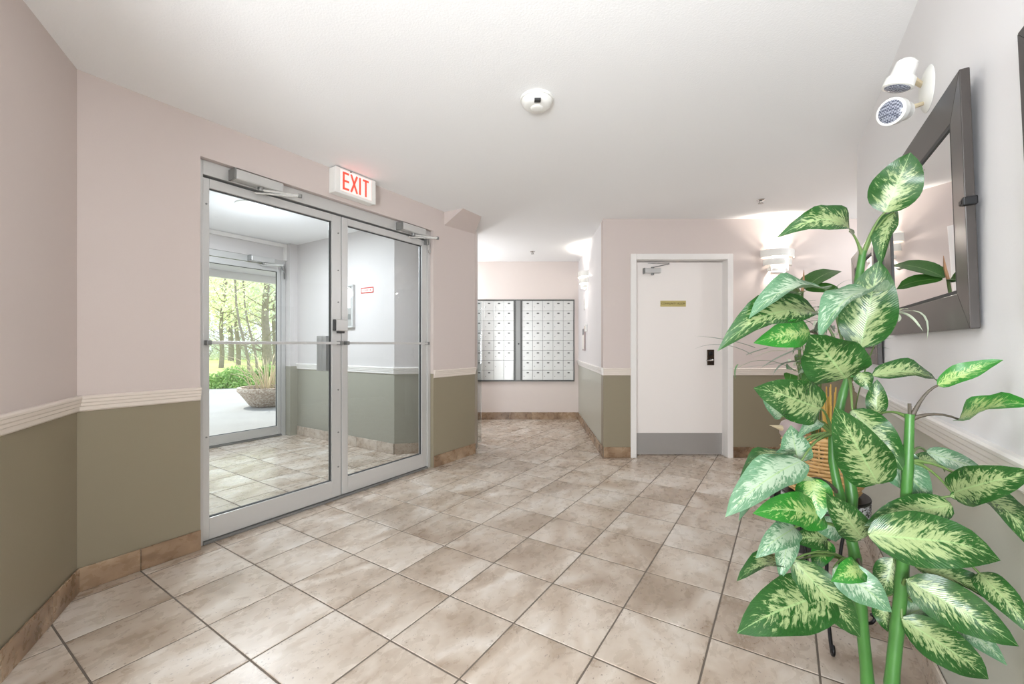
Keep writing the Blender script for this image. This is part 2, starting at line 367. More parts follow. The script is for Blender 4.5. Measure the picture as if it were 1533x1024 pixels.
struct(box(1.18, 2.30, DY + .135, DY + .235, -.004, CEIL).build('wall_leak_block', M['wall_plain']), 'unseen slab added behind the white door to stop light leaking', 'wall')  # added slab right behind the door, keeps outdoor light from leaking under it
struct(box(-1.5, 1.2, MY, MY + .15, 0, CEIL).build('wall_mailroom_back', M['wall_plain']), 'pale wall that holds the mailboxes', 'wall')
struct(MB().prism([(.9425, DY + .13), (1.031, MY), (1.18, MY), (1.08, DY + .13)], 0, CEIL).build('wall_mailroom_side', M['wall_glare']), 'bright side wall, glare in its colour, between mailboxes and white door', 'wall')
struct(box(-1.5, -1.32, 5.05, MY, 0, CEIL).build('wall_mailroom_left', M['wall_plain']), 'mail alcove wall hidden behind the pier', 'wall')
# vestibule walls
struct(MB().prism(lpoly([(.70, LB), (.85, LB), (.85, 5.5), (.70, 5.5)]), 0, CEIL).build('wall_vestibule_left', M['wall_vest_coollit']), 'left side wall inside the vestibule', 'wall')
ve = MB().prism(lpoly([(2.97, 5.3), (3.07, 5.3), (3.07, 5.5), (2.97, 5.5)]), 0, CEIL).prism(lpoly([(.85, 5.3), (.98, 5.3), (.98, 5.5), (.85, 5.5)]), 0, CEIL)
ve.prism(lpoly([(.98, 5.40), (2.97, 5.40), (2.97, 5.5), (.98, 5.5)]), 2.235, CEIL)
struct(ve.build('wall_vestibule_end', M['wall_vest_coollit']), 'wall panel over the outer glass door of the vestibule', 'wall')
tb = MB().prism(lpoly([(.98, 5.37), (2.97, 5.37), (2.97, 5.40), (.98, 5.40)]), 2.40, 2.445).prism(lpoly([(2.94, 5.37), (2.97, 5.37), (2.97, 5.40), (2.94, 5.40)]), 2.235, 2.40)
struct(tb.build('trim_2', M['white']), 'thin white trim around the panel above the outer door', 'trim')
struct(MB().prism(lpoly([(-5.2, -6.2), (8.0, -6.2), (8.0, 5.5), (-5.2, 5.5)]), CEIL, CEIL + .1).build('ceiling', M['ceiling']), 'white stippled ceiling', 'ceiling')

# ------------------------------------------------------------------ floor and its tiles
fl = struct(MB().prism(lpoly([(-5.2, -6.2), (8.0, -6.2), (8.0, 5.52), (-5.2, 5.52)]), -.12, -.0016).build('floor', M['grout']), 'floor of beige travertine-look tiles', 'floor')
TS, TQ0, TT0 = .3506, 2.7056, .7785
half = TS / 2 - .0034
tm = MB(); k = .0022
tm.add([(-half, -half, -.0045), (half, -half, -.0045), (half, half, -.0045), (-half, half, -.0045), (-half, -half, -k * .5), (half, -half, -k * .5), (half, half, -k * .5), (-half, half, -k * .5),
        (-half + k, -half + k, 0), (half - k, -half + k, 0), (half - k, half - k, 0), (-half + k, half - k, 0)],
       [(0, 1, 5, 4), (1, 2, 6, 5), (2, 3, 7, 6), (3, 0, 4, 7), (4, 5, 9, 8), (5, 6, 10, 9), (6, 7, 11, 10), (7, 4, 8, 11), (8, 9, 10, 11)])
proto = tm.build('tile', M['tile'], fl)
cells = []
for i in range(-8, 22):
    for j in range(-8, 22):
        t, q = TT0 + TS * (i + .5), TQ0 - TS * (j - .5 + .0)
        q = TQ0 + TS * (8 - j) - TS / 2
        p = L2W(t, q)
        if q > 5.5 or t > 7.2: continue
        vis = 0.0
        if p.y > .55:
            u, v = CX + F * p.x / p.y, CY + F * CAM_Z / p.y
            if -160 < u < 1700 and v < 1250:
                vis = F * F * CAM_Z * TS * TS / p.y ** 3
                # hidden behind pier / walls
                if q > LB and (t > 3.3 and p.x < -.4 and p.y < 6.6): vis = 0
                if q > LB and t < .85: vis = 0
                if p.y > DY + .2 and p.x > 1.05: vis = 0
                if p.y > MY + .2: vis = 0
                rr = (p.x - .528) * RY - p.y * RX
                if rr > .2 and p.y < 2.6: vis = 0
                if p.x > .9 * p.y + .3: vis *= .2
        if p.y < -4 or abs(p.x) > 6: continue
        cells.append((vis, t, q, p))
cells.sort(key=lambda c: -c[0])
rest = MB(); first = True
for n, (vis, t, q, p) in enumerate(cells):
    h = random.uniform(-.0006, .0006)
    if n < 290 and vis > 0:
        o = proto if first else proto.copy()
        if not first: COL.objects.link(o); o.parent = fl
        first = False; o.location = (p.x, p.y, h); o.rotation_euler = (0, 0, TH)
    else:
        cs, sn = math.cos(TH), math.sin(TH)
        rest.add([(p.x + v[0] * cs - v[1] * sn, p.y + v[0] * sn + v[1] * cs, v[2] + h) for v in tm.v], tm.f)
tag(rest.build('tile', M['tile'], fl), kind='stuff')

# ------------------------------------------------------------------ baseboards (tile pieces) and chair rails
def baseboard(name, p, q, nrm, label, start=0.0, h=.112, reveal=.0025, length=TS, mat='base_tile'):
    d = (q - p); Ln = d.length; d = d / Ln; ang = math.atan2(d.y, d.x)
    side = 1 if (-d.y * nrm.x + d.x * nrm.y) > 0 else -1
    root = MB().box(0, Ln, min(0, side * .004), max(0, side * .004), 0, h - .004).build(name, M['grout'], loc=(p.x, p.y, 0), rotz=ang)
    struct(root, label, 'baseboard')
    x = -start
    while x < Ln - .01:
        a, b = max(x, 0) + reveal * .5, min(x + length, Ln) - reveal * .5
        if b - a > .01:
            y0, y1 = (.0035, .0115) if side > 0 else (-.0115, -.0035)
            box(a, b, y0, y1, .001, h).build('tile', M[mat], root, bevel=.0015)
        x += length
    return root
V2 = lambda v: Vector((v[0], v[1]))
ln = Vector((.8386, -.5447))
baseboard('baseboard_left', nl0, nl1, -nln, 'travertine baseboard tiles along the near left wall', .1)
baseboard('baseboard_entry', V2(L2W(.548, LQ)), V2(L2W(1.045, LQ)), ln, 'travertine baseboard tiles between the left corner and glass doors', .12, .112)
baseboard('baseboard_pier', V2(L2W(2.93, LQ)), V2(L2W(3.56, LQ)), ln, 'travertine baseboard tiles on the pier right of the glass doors', .02)
baseboard('baseboard_back', Vector((.937, DY)), Vector((1.216, DY)), Vector((0, -1)), 'travertine baseboard tile left of the white door')
baseboard('baseboard_back_right', Vector((2.264, DY)), Vector((4.9, DY)), Vector((0, -1)), 'travertine baseboard tiles right of the white door')
baseboard('baseboard_mailroom', Vector((-1.3, MY)), Vector((1.03, MY)), Vector((0, -1)), 'travertine baseboard tiles under the mailboxes', .15)
baseboard('baseboard_side', Vector((1.031, MY)), Vector((.937, DY)), Vector((-1, 0)), 'baseboard tiles along the bright mail alcove side wall', .1)
baseboard('baseboard_right', V2(R2W(-1, 0)), V2(R2W(3.575, 0)), Vector((-RY, RX)), 'baseboard tiles along the right wall behind the plants', .12, mat='tile')
baseboard('baseboard_vestibule', V2(L2W(3.07, 5.3)), V2(L2W(3.07, 3.48)), V2(L2W(-1, 0)), 'baseboard tiles along the vestibule side wall', .2, mat='tile')
baseboard('baseboard_angled', V2(L2W(3.07, 3.48)), V2(L2W(3.61, 2.94)), V2(L2W(-.7, -.7)), 'baseboard tiles on the angled vestibule wall', .0, mat='tile')
PROF = [(0, .845), (.006, .845), (.012, .852), (.012, .868), (.016, .873), (.016, .884), (.020, .890), (.020, .902), (.024, .906), (.024, .914), (.018, .920), (0, .920)]
def rail(name, path, nrms, label, mat='rail'):
    rings = []
    for (p, nr) in zip(path, nrms):
        rings.append([(p.x + nr.x * o, p.y + nr.y * o, z) for o, z in PROF])
    return struct(MB().loft(rings).build(name, M[mat], smooth=30), label, 'chair rail')
def miter(n1, n2): s = (n1 + n2); return s / (1 + n1.dot(n2))
rail('trim_3', [nl1, nl0, V2(L2W(1.043, LQ))], [-nln, miter(-nln, ln), ln], 'cream chair rail bending along the near left wall to the glass doors')
rail('trim_4', [V2(L2W(2.932, LQ)), V2(L2W(3.56, LQ))], [ln, ln], 'cream chair rail on the pier right of the glass doors')
rail('trim_5', [Vector((.937, DY)), Vector((1.216, DY))], [Vector((0, -1))] * 2, 'cream chair rail left of the white door')
rail('trim_6', [Vector((2.264, DY)), Vector((4.9, DY))], [Vector((0, -1))] * 2, 'cream chair rail right of the white door')
rail('trim_7', [Vector((.937, DY)), Vector((1.031, MY))], [Vector((-1, .04))] * 2, 'white chair rail on the bright mail alcove side wall', 'white')
rail('trim_8', [V2(R2W(-1, 0)), V2(R2W(3.575, 0))], [Vector((-RY, RX))] * 2, 'white chair rail on the right wall behind the plants', 'white')
rail('trim_9', [V2(L2W(3.07, 5.3)), V2(L2W(3.07, 3.48)), V2(L2W(3.61, 2.94))], [V2(L2W(-1, 0)), V2(L2W(-1, -.414)), V2(L2W(-.7071, -.7071))], 'white chair rail on the vestibule side wall', 'white')

# ------------------------------------------------------------------ glass entry doors (local frame: x = t, y = q)
def lthing(name, t, q, z, label, cat, group=None, kind=None):
    return thing(name, L2W(t, q, z), TH, label, cat, group, kind)
def LB_(x0, x1, q0, q1, z0, z1, o): return box(x0 - o[0], x1 - o[0], q0 - o[1], q1 - o[1], z0 - o[2], z1 - o[2])
o = (1.045, 2.87, 0)
fr = lthing('trim_10', *o, 'aluminium frame around the two glass entry doors', 'door frame', kind='structure')
LB_(1.046, 1.072, 2.822, 2.925, 0, 2.228, o).build('jamb', M['alu'], fr, bevel=.002)
LB_(2.892, 2.929, 2.822, 2.925, 0, 2.228, o).build('jamb', M['alu'], fr, bevel=.002)
LB_(1.072, 2.892, 2.822, 2.925, 2.145, 2.228, o).build('header', M['alu'], fr, bevel=.002)
LB_(1.072, 2.892, 2.815, 2.93, .0012, .016, o).build('threshold', M['alu_dark'], fr, bevel=.002)
LB_(1.072, 2.892, 2.866, 2.90, 2.134, 2.145, o).build('door_stop', M['gasket'], fr)
def glass_leaf(name, t0, t1, g0, g1, zb, gz0, gz1, zt, q0, q1, label):
    o = (t0, (q0 + q1) / 2, 0); d = lthing(name, *o, label, 'door', kind='structure')
    LB_(t0, g0, q0, q1, zb, zt, o).build('stile', M['alu'], d, bevel=.003)
    LB_(g1, t1, q0, q1, zb, zt, o).build('stile', M['alu'], d, bevel=.003)
    LB_(g0, g1, q0, q1, zb, gz0, o).build('bottom_rail', M['alu'], d, bevel=.002)
    LB_(g0, g1, q0, q1, gz1, zt, o).build('top_rail', M['alu'], d, bevel=.002)
    qm = (q0 + q1) / 2
    gk = MB()
    for (a, b, c, e) in ((g0, g0 + .004, gz0, gz1), (g1 - .004, g1, gz0, gz1), (g0, g1, gz0, gz0 + .004), (g0, g1, gz1 - .004, gz1)):
        gk.box(a - o[0], b - o[0], qm - .010 - o[1], qm + .010 - o[1], c, e)
    gk.build('gasket', M['gasket'], d)
    gm = MB().add([(g0 - o[0], 0, gz0), (g1 - o[0], 0, gz0), (g1 - o[0], 0, gz1), (g0 - o[0], 0, gz1)], [(0, 1, 2, 3)])
    gm.build('glass_pane', M['glass'], d)
    return d, o
d1, o1 = glass_leaf('door_1', 1.074, 1.980, 1.108, 1.902, .02, .145, 2.078, 2.132, 2.832, 2.877, 'left leaf of the double glass entry doors, with the vertical pull plate')
d2, o2 = glass_leaf('door_2', 1.986, 2.890, 2.039, 2.828, .02, .145, 2.078, 2.132, 2.832, 2.877, 'right leaf of the double glass entry doors, beside the pier')
for d, o, a, b in ((d1, o1, 1.080, 1.965), (d2, o2, 2.0, 2.885)):
    bar = MB().box(a - o[0], b - o[0], 2.790 - o[1], 2.800 - o[1], 1.163, 1.181)
    bar.build('push_bar', M['alu'], d, bevel=.002)
    for x in (a + .012, b - .012):
        box(x - .012 - o[0], x + .012 - o[0], 2.788 - o[1], 2.832 - o[1], 1.158, 1.186).build('bar_bracket', M['alu_dark'], d, bevel=.002)
scr = MB().lathe([(.0001, -.003), (.005, -.003), (.0055, 0), (.0055, .002)], seg=10, axis='y')
for i, z in enumerate((2.0, 1.72, 1.48, .82, .50, .24)):
    s = scr.build('screw', M['alu_dark'], d1, loc=(1.95 - o1[0], 2.831 - o1[1], z)) if i == 0 else dup(s0, d1)
    if i == 0: s0 = s
    s.location = (1.955 - o1[0], 2.831 - o1[1], z)
for zz in (1.98, .62):
    s = dup(s0, d1); s.location = (1.092 - o1[0], 2.831 - o1[1], zz)
lk = box(1.922 - o1[0], 2.022 - o1[0], 2.806 - o1[1], 2.832 - o1[1], 1.262, 1.350).build('latch_case', M['alu'], d1, bevel=.006)
box(1.908 - o1[0], 1.922 - o1[0], 2.806 - o1[1], 2.832 - o1[1], 1.264, 1.348).build('latch_end', M['gasket'], d1, bevel=.004)
box(1.94 - o1[0], 1.995 - o1[0], 2.81 - o1[1], 2.832 - o1[1], 1.246, 1.262).build('latch_base', M['gasket'], d1)
pp = box(1.845 - o1[0], 1.905 - o1[0], 2.93 - o1[1], 2.936 - o1[1], .965, 1.225).build('pull_plate', M['alu'], d1, bevel=.002)
box(1.885 - o1[0], 1.905 - o1[0], 2.877 - o1[1], 2.932 - o1[1], .965, 1.225).build('pull_mount', M['alu'], pp)
def closer(d, o, t0, t1, qf, z, sgn=1, name='door_closer'):
    # case hung on the header, jointed chrome arm below it
    c = box(t0 - o[0], t1 - o[0], qf - .075 - o[1], qf - o[1], z, z + .062).build(name, M['alu'], d, bevel=.008)
    e = .012
    box(t0 - e - o[0], t0 - o[0], qf - .078 - o[1], qf - o[1], z - .002, z + .064).build('end_cap', M['alu_dark'], c, bevel=.002)
    px = t0 + (t1 - t0) * .55
    MB().lathe([(.016, z - .022), (.018, z - .018), (.018, z)], (px - o[0], qf - .04 - o[1], 0), 14).build('spindle', M['alu_dark'], c, smooth=40)
    el = (px + sgn * .19, qf - .15)
    a = Vector((px - o[0], qf - .04 - o[1], z - .014)); b = Vector((el[0] - o[0], el[1] - o[1], z - .014)); cc = Vector((px - sgn * .02 - o[0], qf - .005 - o[1], z - .03))
    MB().tube([a, b], .014, 8, .5).build('arm', M['bright'], c, smooth=40)
    MB().tube([b + Vector((0, 0, -.008)), cc], .012, 8, .5).build('arm', M['bright'], c, smooth=40)
    MB().lathe([(.012, -.014), (.014, -.012), (.014, .008), (.010, .010)], (b.x, b.y, b.z), 12).build('elbow', M['alu_dark'], c, smooth=40)
    return c
closer(d1, o1, 1.215, 1.50, 2.822, 2.150)
closer(d2, o2, 2.52, 2.80, 2.822, 2.150)
lp = [(2.86, 2.80, 2.15), (2.85, 2.78, 2.09), (2.855, 2.78, 2.03), (2.885, 2.79, 2.005), (2.905, 2.80, 2.03), (2.895, 2.80, 2.09), (2.875, 2.80, 2.15)]
MB().tube(spline([(a - o2[0], b - o2[1], c) for a, b, c in lp], 5), .004, 8).build('cable_loop', M['chrome'], d2, smooth=40)
box(2.852 - o2[0], 2.888 - o2[0], 2.80 - o2[1], 2.832 - o2[1], 2.09, 2.15).build('pivot_bracket', M['alu_dark'], d2, bevel=.003)

# outer vestibule door
o = (.98, 5.45, 0)
fr = lthing('trim_11', *o, 'aluminium frame of the outer vestibule door', 'door frame', kind='structure')
LB_(.982, 1.03, 5.40, 5.48, 0, 2.233, o).build('jamb', M['alu'], fr, bevel=.002)
LB_(2.915, 2.968, 5.40, 5.48, 0, 2.233, o).build('jamb', M['alu'], fr, bevel=.002)
LB_(1.03, 2.915, 5.40, 5.48, 2.16, 2.233, o).build('header', M['alu'], fr, bevel=.002)
LB_(1.03, 2.915, 5.39, 5.49, .001, .02, o).build('threshold', M['alu_dark'], fr, bevel=.002)
d3, o3 = glass_leaf('door_3', 1.975, 2.912, 2.04, 2.868, .024, .128, 2.085, 2.155, 5.41, 5.455, 'outer glass door of the vestibule, looking onto the planter')
d4, o4 = glass_leaf('door_4', 1.034, 1.97, 1.10, 1.905, .024, .128, 2.085, 2.155, 5.41, 5.455, 'second outer glass door leaf, hidden behind the entry door frame')
closer(d3, o3, 2.52, 2.80, 5.40, 2.165)
MB().tube(spline([(a - o3[0], b - o3[1], c) for a, b, c in [(2.90, 5.385, 2.16), (2.925, 5.37, 2.08), (2.945, 5.385, 2.0), (2.95, 5.385, 2.08), (2.945, 5.39, 2.16)]], 4), .006, 6).build('cable_loop', M['alu_dark'], d3, smooth=40)

# ------------------------------------------------------------------ exit sign
ex = lthing('exit_sign', 2.02, LQ, 2.355, 'white box sign with lit red EXIT letters above the glass doors', 'exit sign')
box(-.176, .176, -.075, -.001, -.096, .086).build('housing', M['plastic'], ex, bevel=.006)
box(-.178, .178, -.082, -.075, -.098, .088).build('bezel', M['plastic'], ex, bevel=.004)
box(-.135, .135, -.0835, -.082, -.076, .076).build('face_panel', M['exit_face'], ex)
LH, LW, st = .064, .052, .0145
let = MB(); y0, y1 = -.0855, -.0835
def bar(xa, za, xb, zb, wd):
    d = Vector((xb - xa, zb - za)).normalized(); n = Vector((-d.y, d.x)) * wd / 2
    pts = [(xa + n.x, za + n.y), (xb + n.x, zb + n.y), (xb - n.x, zb - n.y), (xa - n.x, za - n.y)]
    let.add([(a, y0, b) for a, b in pts] + [(a, y1, b) for a, b in pts], [(0, 1, 2, 3), (7, 6, 5, 4), (0, 4, 5, 1), (1, 5, 6, 2), (2, 6, 7, 3), (3, 7, 4, 0)])
def letter(x, kind):
    if kind == 'E':
        bar(x + st / 2, -LH, x + st / 2, LH, st)
        for z in (-LH + st / 2, 0, LH - st / 2): bar(x, z, x + LW, z, st)
    if kind == 'X': bar(x, -LH, x + LW, LH, st); bar(x, LH, x + LW, -LH, st)
    if kind == 'I': bar(x + st / 2, -LH, x + st / 2, LH, st)
    if kind == 'T': bar(x + LW / 2, -LH, x + LW / 2, LH, st); bar(x, LH - st / 2, x + LW, LH - st / 2, st)
letter(-.118, 'E'); letter(-.048, 'X'); letter(.022, 'I'); letter(.056, 'T')
let.build('lettering', M['exit_red'], ex)['label'] = 'lit red EXIT letters'
MB().lathe([(.0001, -.004), (.005, -.004), (.005, 0)], (-.05, -.082, .080), 8, 'y').build('test_button', M['gasket'], ex)

# ------------------------------------------------------------------ white door
wd = thing('door_5', (1.276, DY + .07, 0), 0, 'white flush door with a brass name plate in the facing wall', 'door', kind='structure')
box(.003, .932, .03, .075, .012, 2.026).build('leaf', M['door_white'], wd, bevel=.002)
kp = box(.008, .927, .0275, .03, .014, .235).build('kick_plate', M['steel'], wd); kp['label'] = 'grey metal kick plate'
fr = struct(MB().box(1.216, 1.276, DY - .012, DY + .14, 0, 2.092).box(2.208, 2.264, DY - .012, DY + .14, 0, 2.092).box(1.276, 2.208, DY - .012, DY + .14, 2.032, 2.092).build('trim_12', M['white'], bevel=.004), 'white painted steel frame of the white door', 'door frame')
ls = box(.768, .842, .018, .03, .945, 1.108).build('lockset', M['bronze'], wd, bevel=.004); ls['label'] = 'dark bronze lock plate'
MB().lathe([(.020, 0), (.020, -.012), (.012, -.016)], (.802, .018, 1.068), 14, 'y').build('keypad', M['black'], ls, smooth=40)
MB().lathe([(.018, 0), (.018, -.02), (.011, -.028), (.011, -.045)], (.805, .018, 1.0), 14, 'y').build('rose', M['black'], ls, smooth=40)
MB().tube([(.808, -.022, 1.0), (.775, -.030, .998), (.735, -.028, .994)], [.009, .008, .006], 8).build('handle', M['chrome'], ls, smooth=40)
c = box(.105, .275, -.02, .03, 1.905, 1.955).build('door_closer', M['alu'], wd, bevel=.006)
box(.095, .108, -.022, .03, 1.900, 1.958).build('end_cap', M['alu_dark'], c, bevel=.002)
MB().lathe([(.014, 1.886), (.016, 1.89), (.016, 1.97)], (.19, .005, 0), 12).build('spindle', M['alu_dark'], c, smooth=40)
MB().tube([(.19, .005, 1.965), (.33, -.09, 1.985)], .008, 8, .5).build('arm', M['alu_dark'], c, smooth=40)
MB().tube([(.33, -.09, 1.992), (.15, .028, 2.012)], .008, 8, .5).build('arm', M['chrome'], c, smooth=40)
pq = thing('name_plate', (1.690, DY + .1, 1.59), 0, 'small brass plate lettered in dark capitals on the white door', 'door sign')
box(-.134, .134, -.004, -.0002, -.031, .031).build('plate', M['brass'], pq, bevel=.001)
text_mesh('lettering', 'COMMUNITY ROOM', .027, M['dark_text'], pq, (0.0, -.0045, 0), (pi / 2, 0, 0), .0004, 1.0)

# ------------------------------------------------------------------ sconces
def half_band(rw, rd, z0, z1, th=.006, n=18):
    def ring(a, b): return [(a * math.cos(pi + pi * i / n), b * math.sin(pi + pi * i / n)) for i in range(n + 1)]
    o_, i_ = ring(rw, rd), ring(rw - th, rd - th); pts = o_ + i_[::-1]
    m = MB(); k = len(o_)
    vs = [(x, y, z0) for x, y in pts] + [(x, y, z1) for x, y in pts]; N = len(pts)
    fs = [(i, (i + 1) % N, N + (i + 1) % N, N + i) for i in range(N)]
    fs += [(i, N - 1 - i, N - 2 - i, i + 1) for i in range(k - 1)] + [(N + i, N + i + 1, 2 * N - 2 - i, 2 * N - 1 - i) for i in range(k - 1)]
    return m.add(vs, fs)
def sconce(loc, rotz, label):
    s = thing('wall_sconce', loc, rotz, label, 'wall lamp', 'three tier wall sconces')
    box(-.06, .06, -.016, -.001, -.12, .06).build('back_plate', M['plastic'], s, bevel=.004)
    for rw_, rd_, z0, z1 in ((.168, .115, .030, .104), (.142, .098, -.052, .012), (.100, .075, -.112, -.082)):
        half_band(rw_, rd_, z0, z1).build('shade_band', M['plastic'], s, smooth=40)
    for x in (-.085, .085): box(x - .003, x + .003, -.05, -.002, -.11, .1).build('strut', M['plastic'], s)
    MB().lathe([(.002, -.05), (.014, -.045), (.018, -.02), (.018, .02), (.010, .04), (.002, .045)], (0, -.05, -.0), 12).build('bulb', M['lit'], s, smooth=60)
    l = lamp('sconce_light', 'POINT', (0, 0, 0), P_SCONCE, (1, .93, .84), .03); l.parent = s; l.location = (0, -.062, .0)
    return s
sconce((2.715, DY, 2.02), 0, 'lit three-tier wall lamp right of the white door')
sd = Vector((.094, 2.22)).normalized()
sconce((.937 + .0424 * (5.60 - DY), 5.60, 2.02), -pi / 2 - math.atan2(.094, 2.22), 'lit three-tier wall lamp on the bright side wall near the mailboxes')
for k_, lb_ in enumerate(('small white thermostat on the mail alcove side wall, under the lamp', 'thin framed notice on the mail alcove side wall, lowest of its fittings', 'small flat cover plate on the mail alcove side wall')):
    yy = (5.56, 5.80, 5.78)[k_]; zz = (1.38, 1.23, 1.70)[k_]
    root = thing(('thermostat', 'framed_notice', 'cover_plate')[k_], (.937 + .0424 * (yy - DY), yy, zz), -pi / 2 - math.atan2(.094, 2.22), lb_, ('thermostat', 'notice', 'cover plate')[k_])
    if k_ == 0: box(-.04, .04, -.03, -.001, -.05, .05).build('body', M['plastic'], root, bevel=.006); box(-.02, .02, -.032, -.03, -.01, .025).build('display', M['beige'], root)
    if k_ == 1:
        box(-.10, .10, -.022, -.001, -.15, .15).build('frame', M['mauve'], root, bevel=.003); box(-.085, .085, -.024, -.022, -.13, .06).build('sheet', M['paper'], root); box(-.085, .085, -.024, -.022, .07, .14).build('header_strip', M['frame'], root)
    if k_ == 2: box(-.05, .05, -.012, -.001, -.065, .065).build('plate', M['alu'], root, bevel=.003)

# ------------------------------------------------------------------ mailboxes
dm = MB().box(-.0745, .0745, -.006, 0, -.0735, .0735)
def mailbox_panel(x0, x1, ncol, parcel, label):
    z0, z1 = .592, 1.858; w = (x1 - x0); r = thing('apartment_mailboxes', ((x0 + x1) / 2, MY, z0), 0, label, 'mailboxes', 'wall mailbox panels')
    h = z1 - z0; e = .014
    fm = MB().box(-w / 2, w / 2, -.03, -.001, 0, .020).box(-w / 2, w / 2, -.03, -.001, h - .020, h).box(-w / 2, -w / 2 + e, -.03, -.001, .02, h - .02).box(w / 2 - e, w / 2, -.03, -.001, .02, h - .02)
    fm.build('frame', M['mail_dark'], r, bevel=.002)
    box(-w / 2 + e, w / 2 - e, -.010, -.001, .02, h - .02).build('back_panel', M['mail_dark'], r)
    cw, ch = (w - 2 * e) / ncol, (h - .04) / 8
    dme = lbl = lck = None
    for c_ in range(ncol):
        for k_ in range(8):
            if parcel and k_ < 2 and c_ >= ncol - 2: continue
            x = -w / 2 + e + cw * (c_ + .5); z = .02 + ch * (k_ + .5)
            if dme is None:
                dme = box(-cw / 2 + .0018, cw / 2 - .0018, -.016, -.010, -ch / 2 + .0018, ch / 2 - .0018).build('mailbox_door', M['mail'], r, bevel=.0015); o_ = dme
                lbl = MB().lathe([(.0001, -.003), (.019, -.003), (.021, 0)], (0.004, -.016, ch * .24), 12, 'y'); lbl.v = [(a * 1.0, b, ch * .24 + (c - ch * .24) * .45) for a, b, c in lbl.v]
                lbl = lbl.build('number_window', M['mail_dark'], dme)
                lck = MB().lathe([(.0001, -.004), (.006, -.004), (.007, 0)], (-cw * .33, -.016, -ch * .12), 8, 'y').build('lock', M['alu_dark'], dme)
            else: o_ = dup(dme, r)
            o_.location = (x, 0, z)
    if parcel:
        for q in range(2):
            x = w / 2 - e - cw * (2 - q) + cw * .5
            d = box(-cw / 2 + .0018, cw / 2 - .0018, -.016, -.010, -ch + .0018, ch - .0018).build('parcel_door', M['mail'], r, bevel=.0015, loc=(x, 0, .02 + ch))
            MB().lathe([(.0001, -.004), (.006, -.004), (.007, 0)], (-cw * .33, -.016, ch * .35), 8, 'y').build('lock', M['alu_dark'], d)
    return r
mailbox_panel(-.757, .040, 5, True, 'aluminium mailbox panel partly behind the pier, with two large parcel doors')
mailbox_panel(.146, .966, 5, False, 'aluminium mailbox panel of forty equal doors, nearer the bright side wall')
ml = thing('mailbox_mullion', (.093, MY, .592), 0, 'dark grey post between the two mailbox panels', 'post')
box(-.0525, .0525, -.022, -.001, 0, 1.266).build('cover', M['mail_dark'], ml, bevel=.002)
box(-.03, .034, -.026, -.022, .02, 1.25).build('face_strip', M['alu_dark'], ml)
MB().lathe([(.0001, -.006), (.010, -.006), (.012, 0)], (.01, -.026, .58), 10, 'y').build('lock', M['black'], ml)
# clear corner guard past the pier
cg = thing('corner_guard', (-.385, 4.93, .02), 0, 'clear acrylic corner guard standing past the pier edge', 'corner guard')
box(-.035, .028, -.002, .002, 0, 1.64).build('sheet', M['acrylic'], cg)
MB().lathe([(.0001, -.003), (.006, -.003), (.006, 0)], (.012, -.002, .05), 8, 'y').build('screw', M['alu_dark'], cg)
# vestibule fittings
dr = thing('directory_panel', L2W(3.07, 4.29, 1.60), TH - pi / 2, 'silver framed entry panel on the vestibule wall beside the door stile', 'entry panel')
fm = MB().box(-.16, .16, -.035, -.001, .225, .245).box(-.16, .16, -.035, -.001, -.245, -.225).box(-.16, -.138, -.035, -.001, -.225, .225).box(.138, .16, -.035, -.001, -.225, .225)
fm.build('frame', M['alu'], dr, bevel=.003); box(-.138, .138, -.022, -.001, -.225, .225).build('backing', M['steel'], dr)
box(-.11, .11, -.024, -.022, -.02, .20).build('name_list', M['paper'], dr); box(.02, .10, -.026, -.022, -.15, -.09).build('keypad', M['alu_dark'], dr)
ns = thing('notice_sign', L2W(3.07, 3.918, 1.767), TH - pi / 2, 'small white and red notice sticker on the vestibule wall', 'sign')
box(-.105, .105, -.003, -.0002, -.032, .032).build('border', M['red'], ns); box(-.092, .092, -.0036, -.003, -.020, .020).build('face', M['paper'], ns)
rt = MB()
for i, wd_ in enumerate((.010, .006, .012, .008, .010, .007, .012)): rt.box(-.08 + i * .022, -.08 + i * .022 + wd_, -.0042, -.0036, -.011, .011)
rt.build('print', M['red'], ns)
vl = thing('ceiling_light', L2W(1.99, 4.13, CEIL), 0, 'round flush ceiling light inside the vestibule', 'ceiling light')
MB().lathe([(.0001, -.012), (.165, -.012), (.165, -.001)], seg=32).build('base', M['plastic'], vl, smooth=40)
MB().lathe([(.0001, -.045), (.06, -.043), (.11, -.034), (.145, -.018), (.150, -.012)], seg=32).build('diffuser', M['diffuser_glow'], vl, smooth=60)
l = lamp('vestibule_fill_disk', 'AREA', (0, 0, 0), P_VEST, (.83, .92, 1), .30); l.data.shape = 'DISK'; l.parent = vl; l.location = (0, 0, -.05)  # added cool disk that brightens the vestibule, its fixture is not lit
l = lamp('vestibule_fill_point', 'POINT', (0, 0, 0), 10, (.83, .92, 1), .12); l.parent = vl; l.location = (0, 0, -.5)  # added point fill below the fixture, lifts the vestibule ceiling

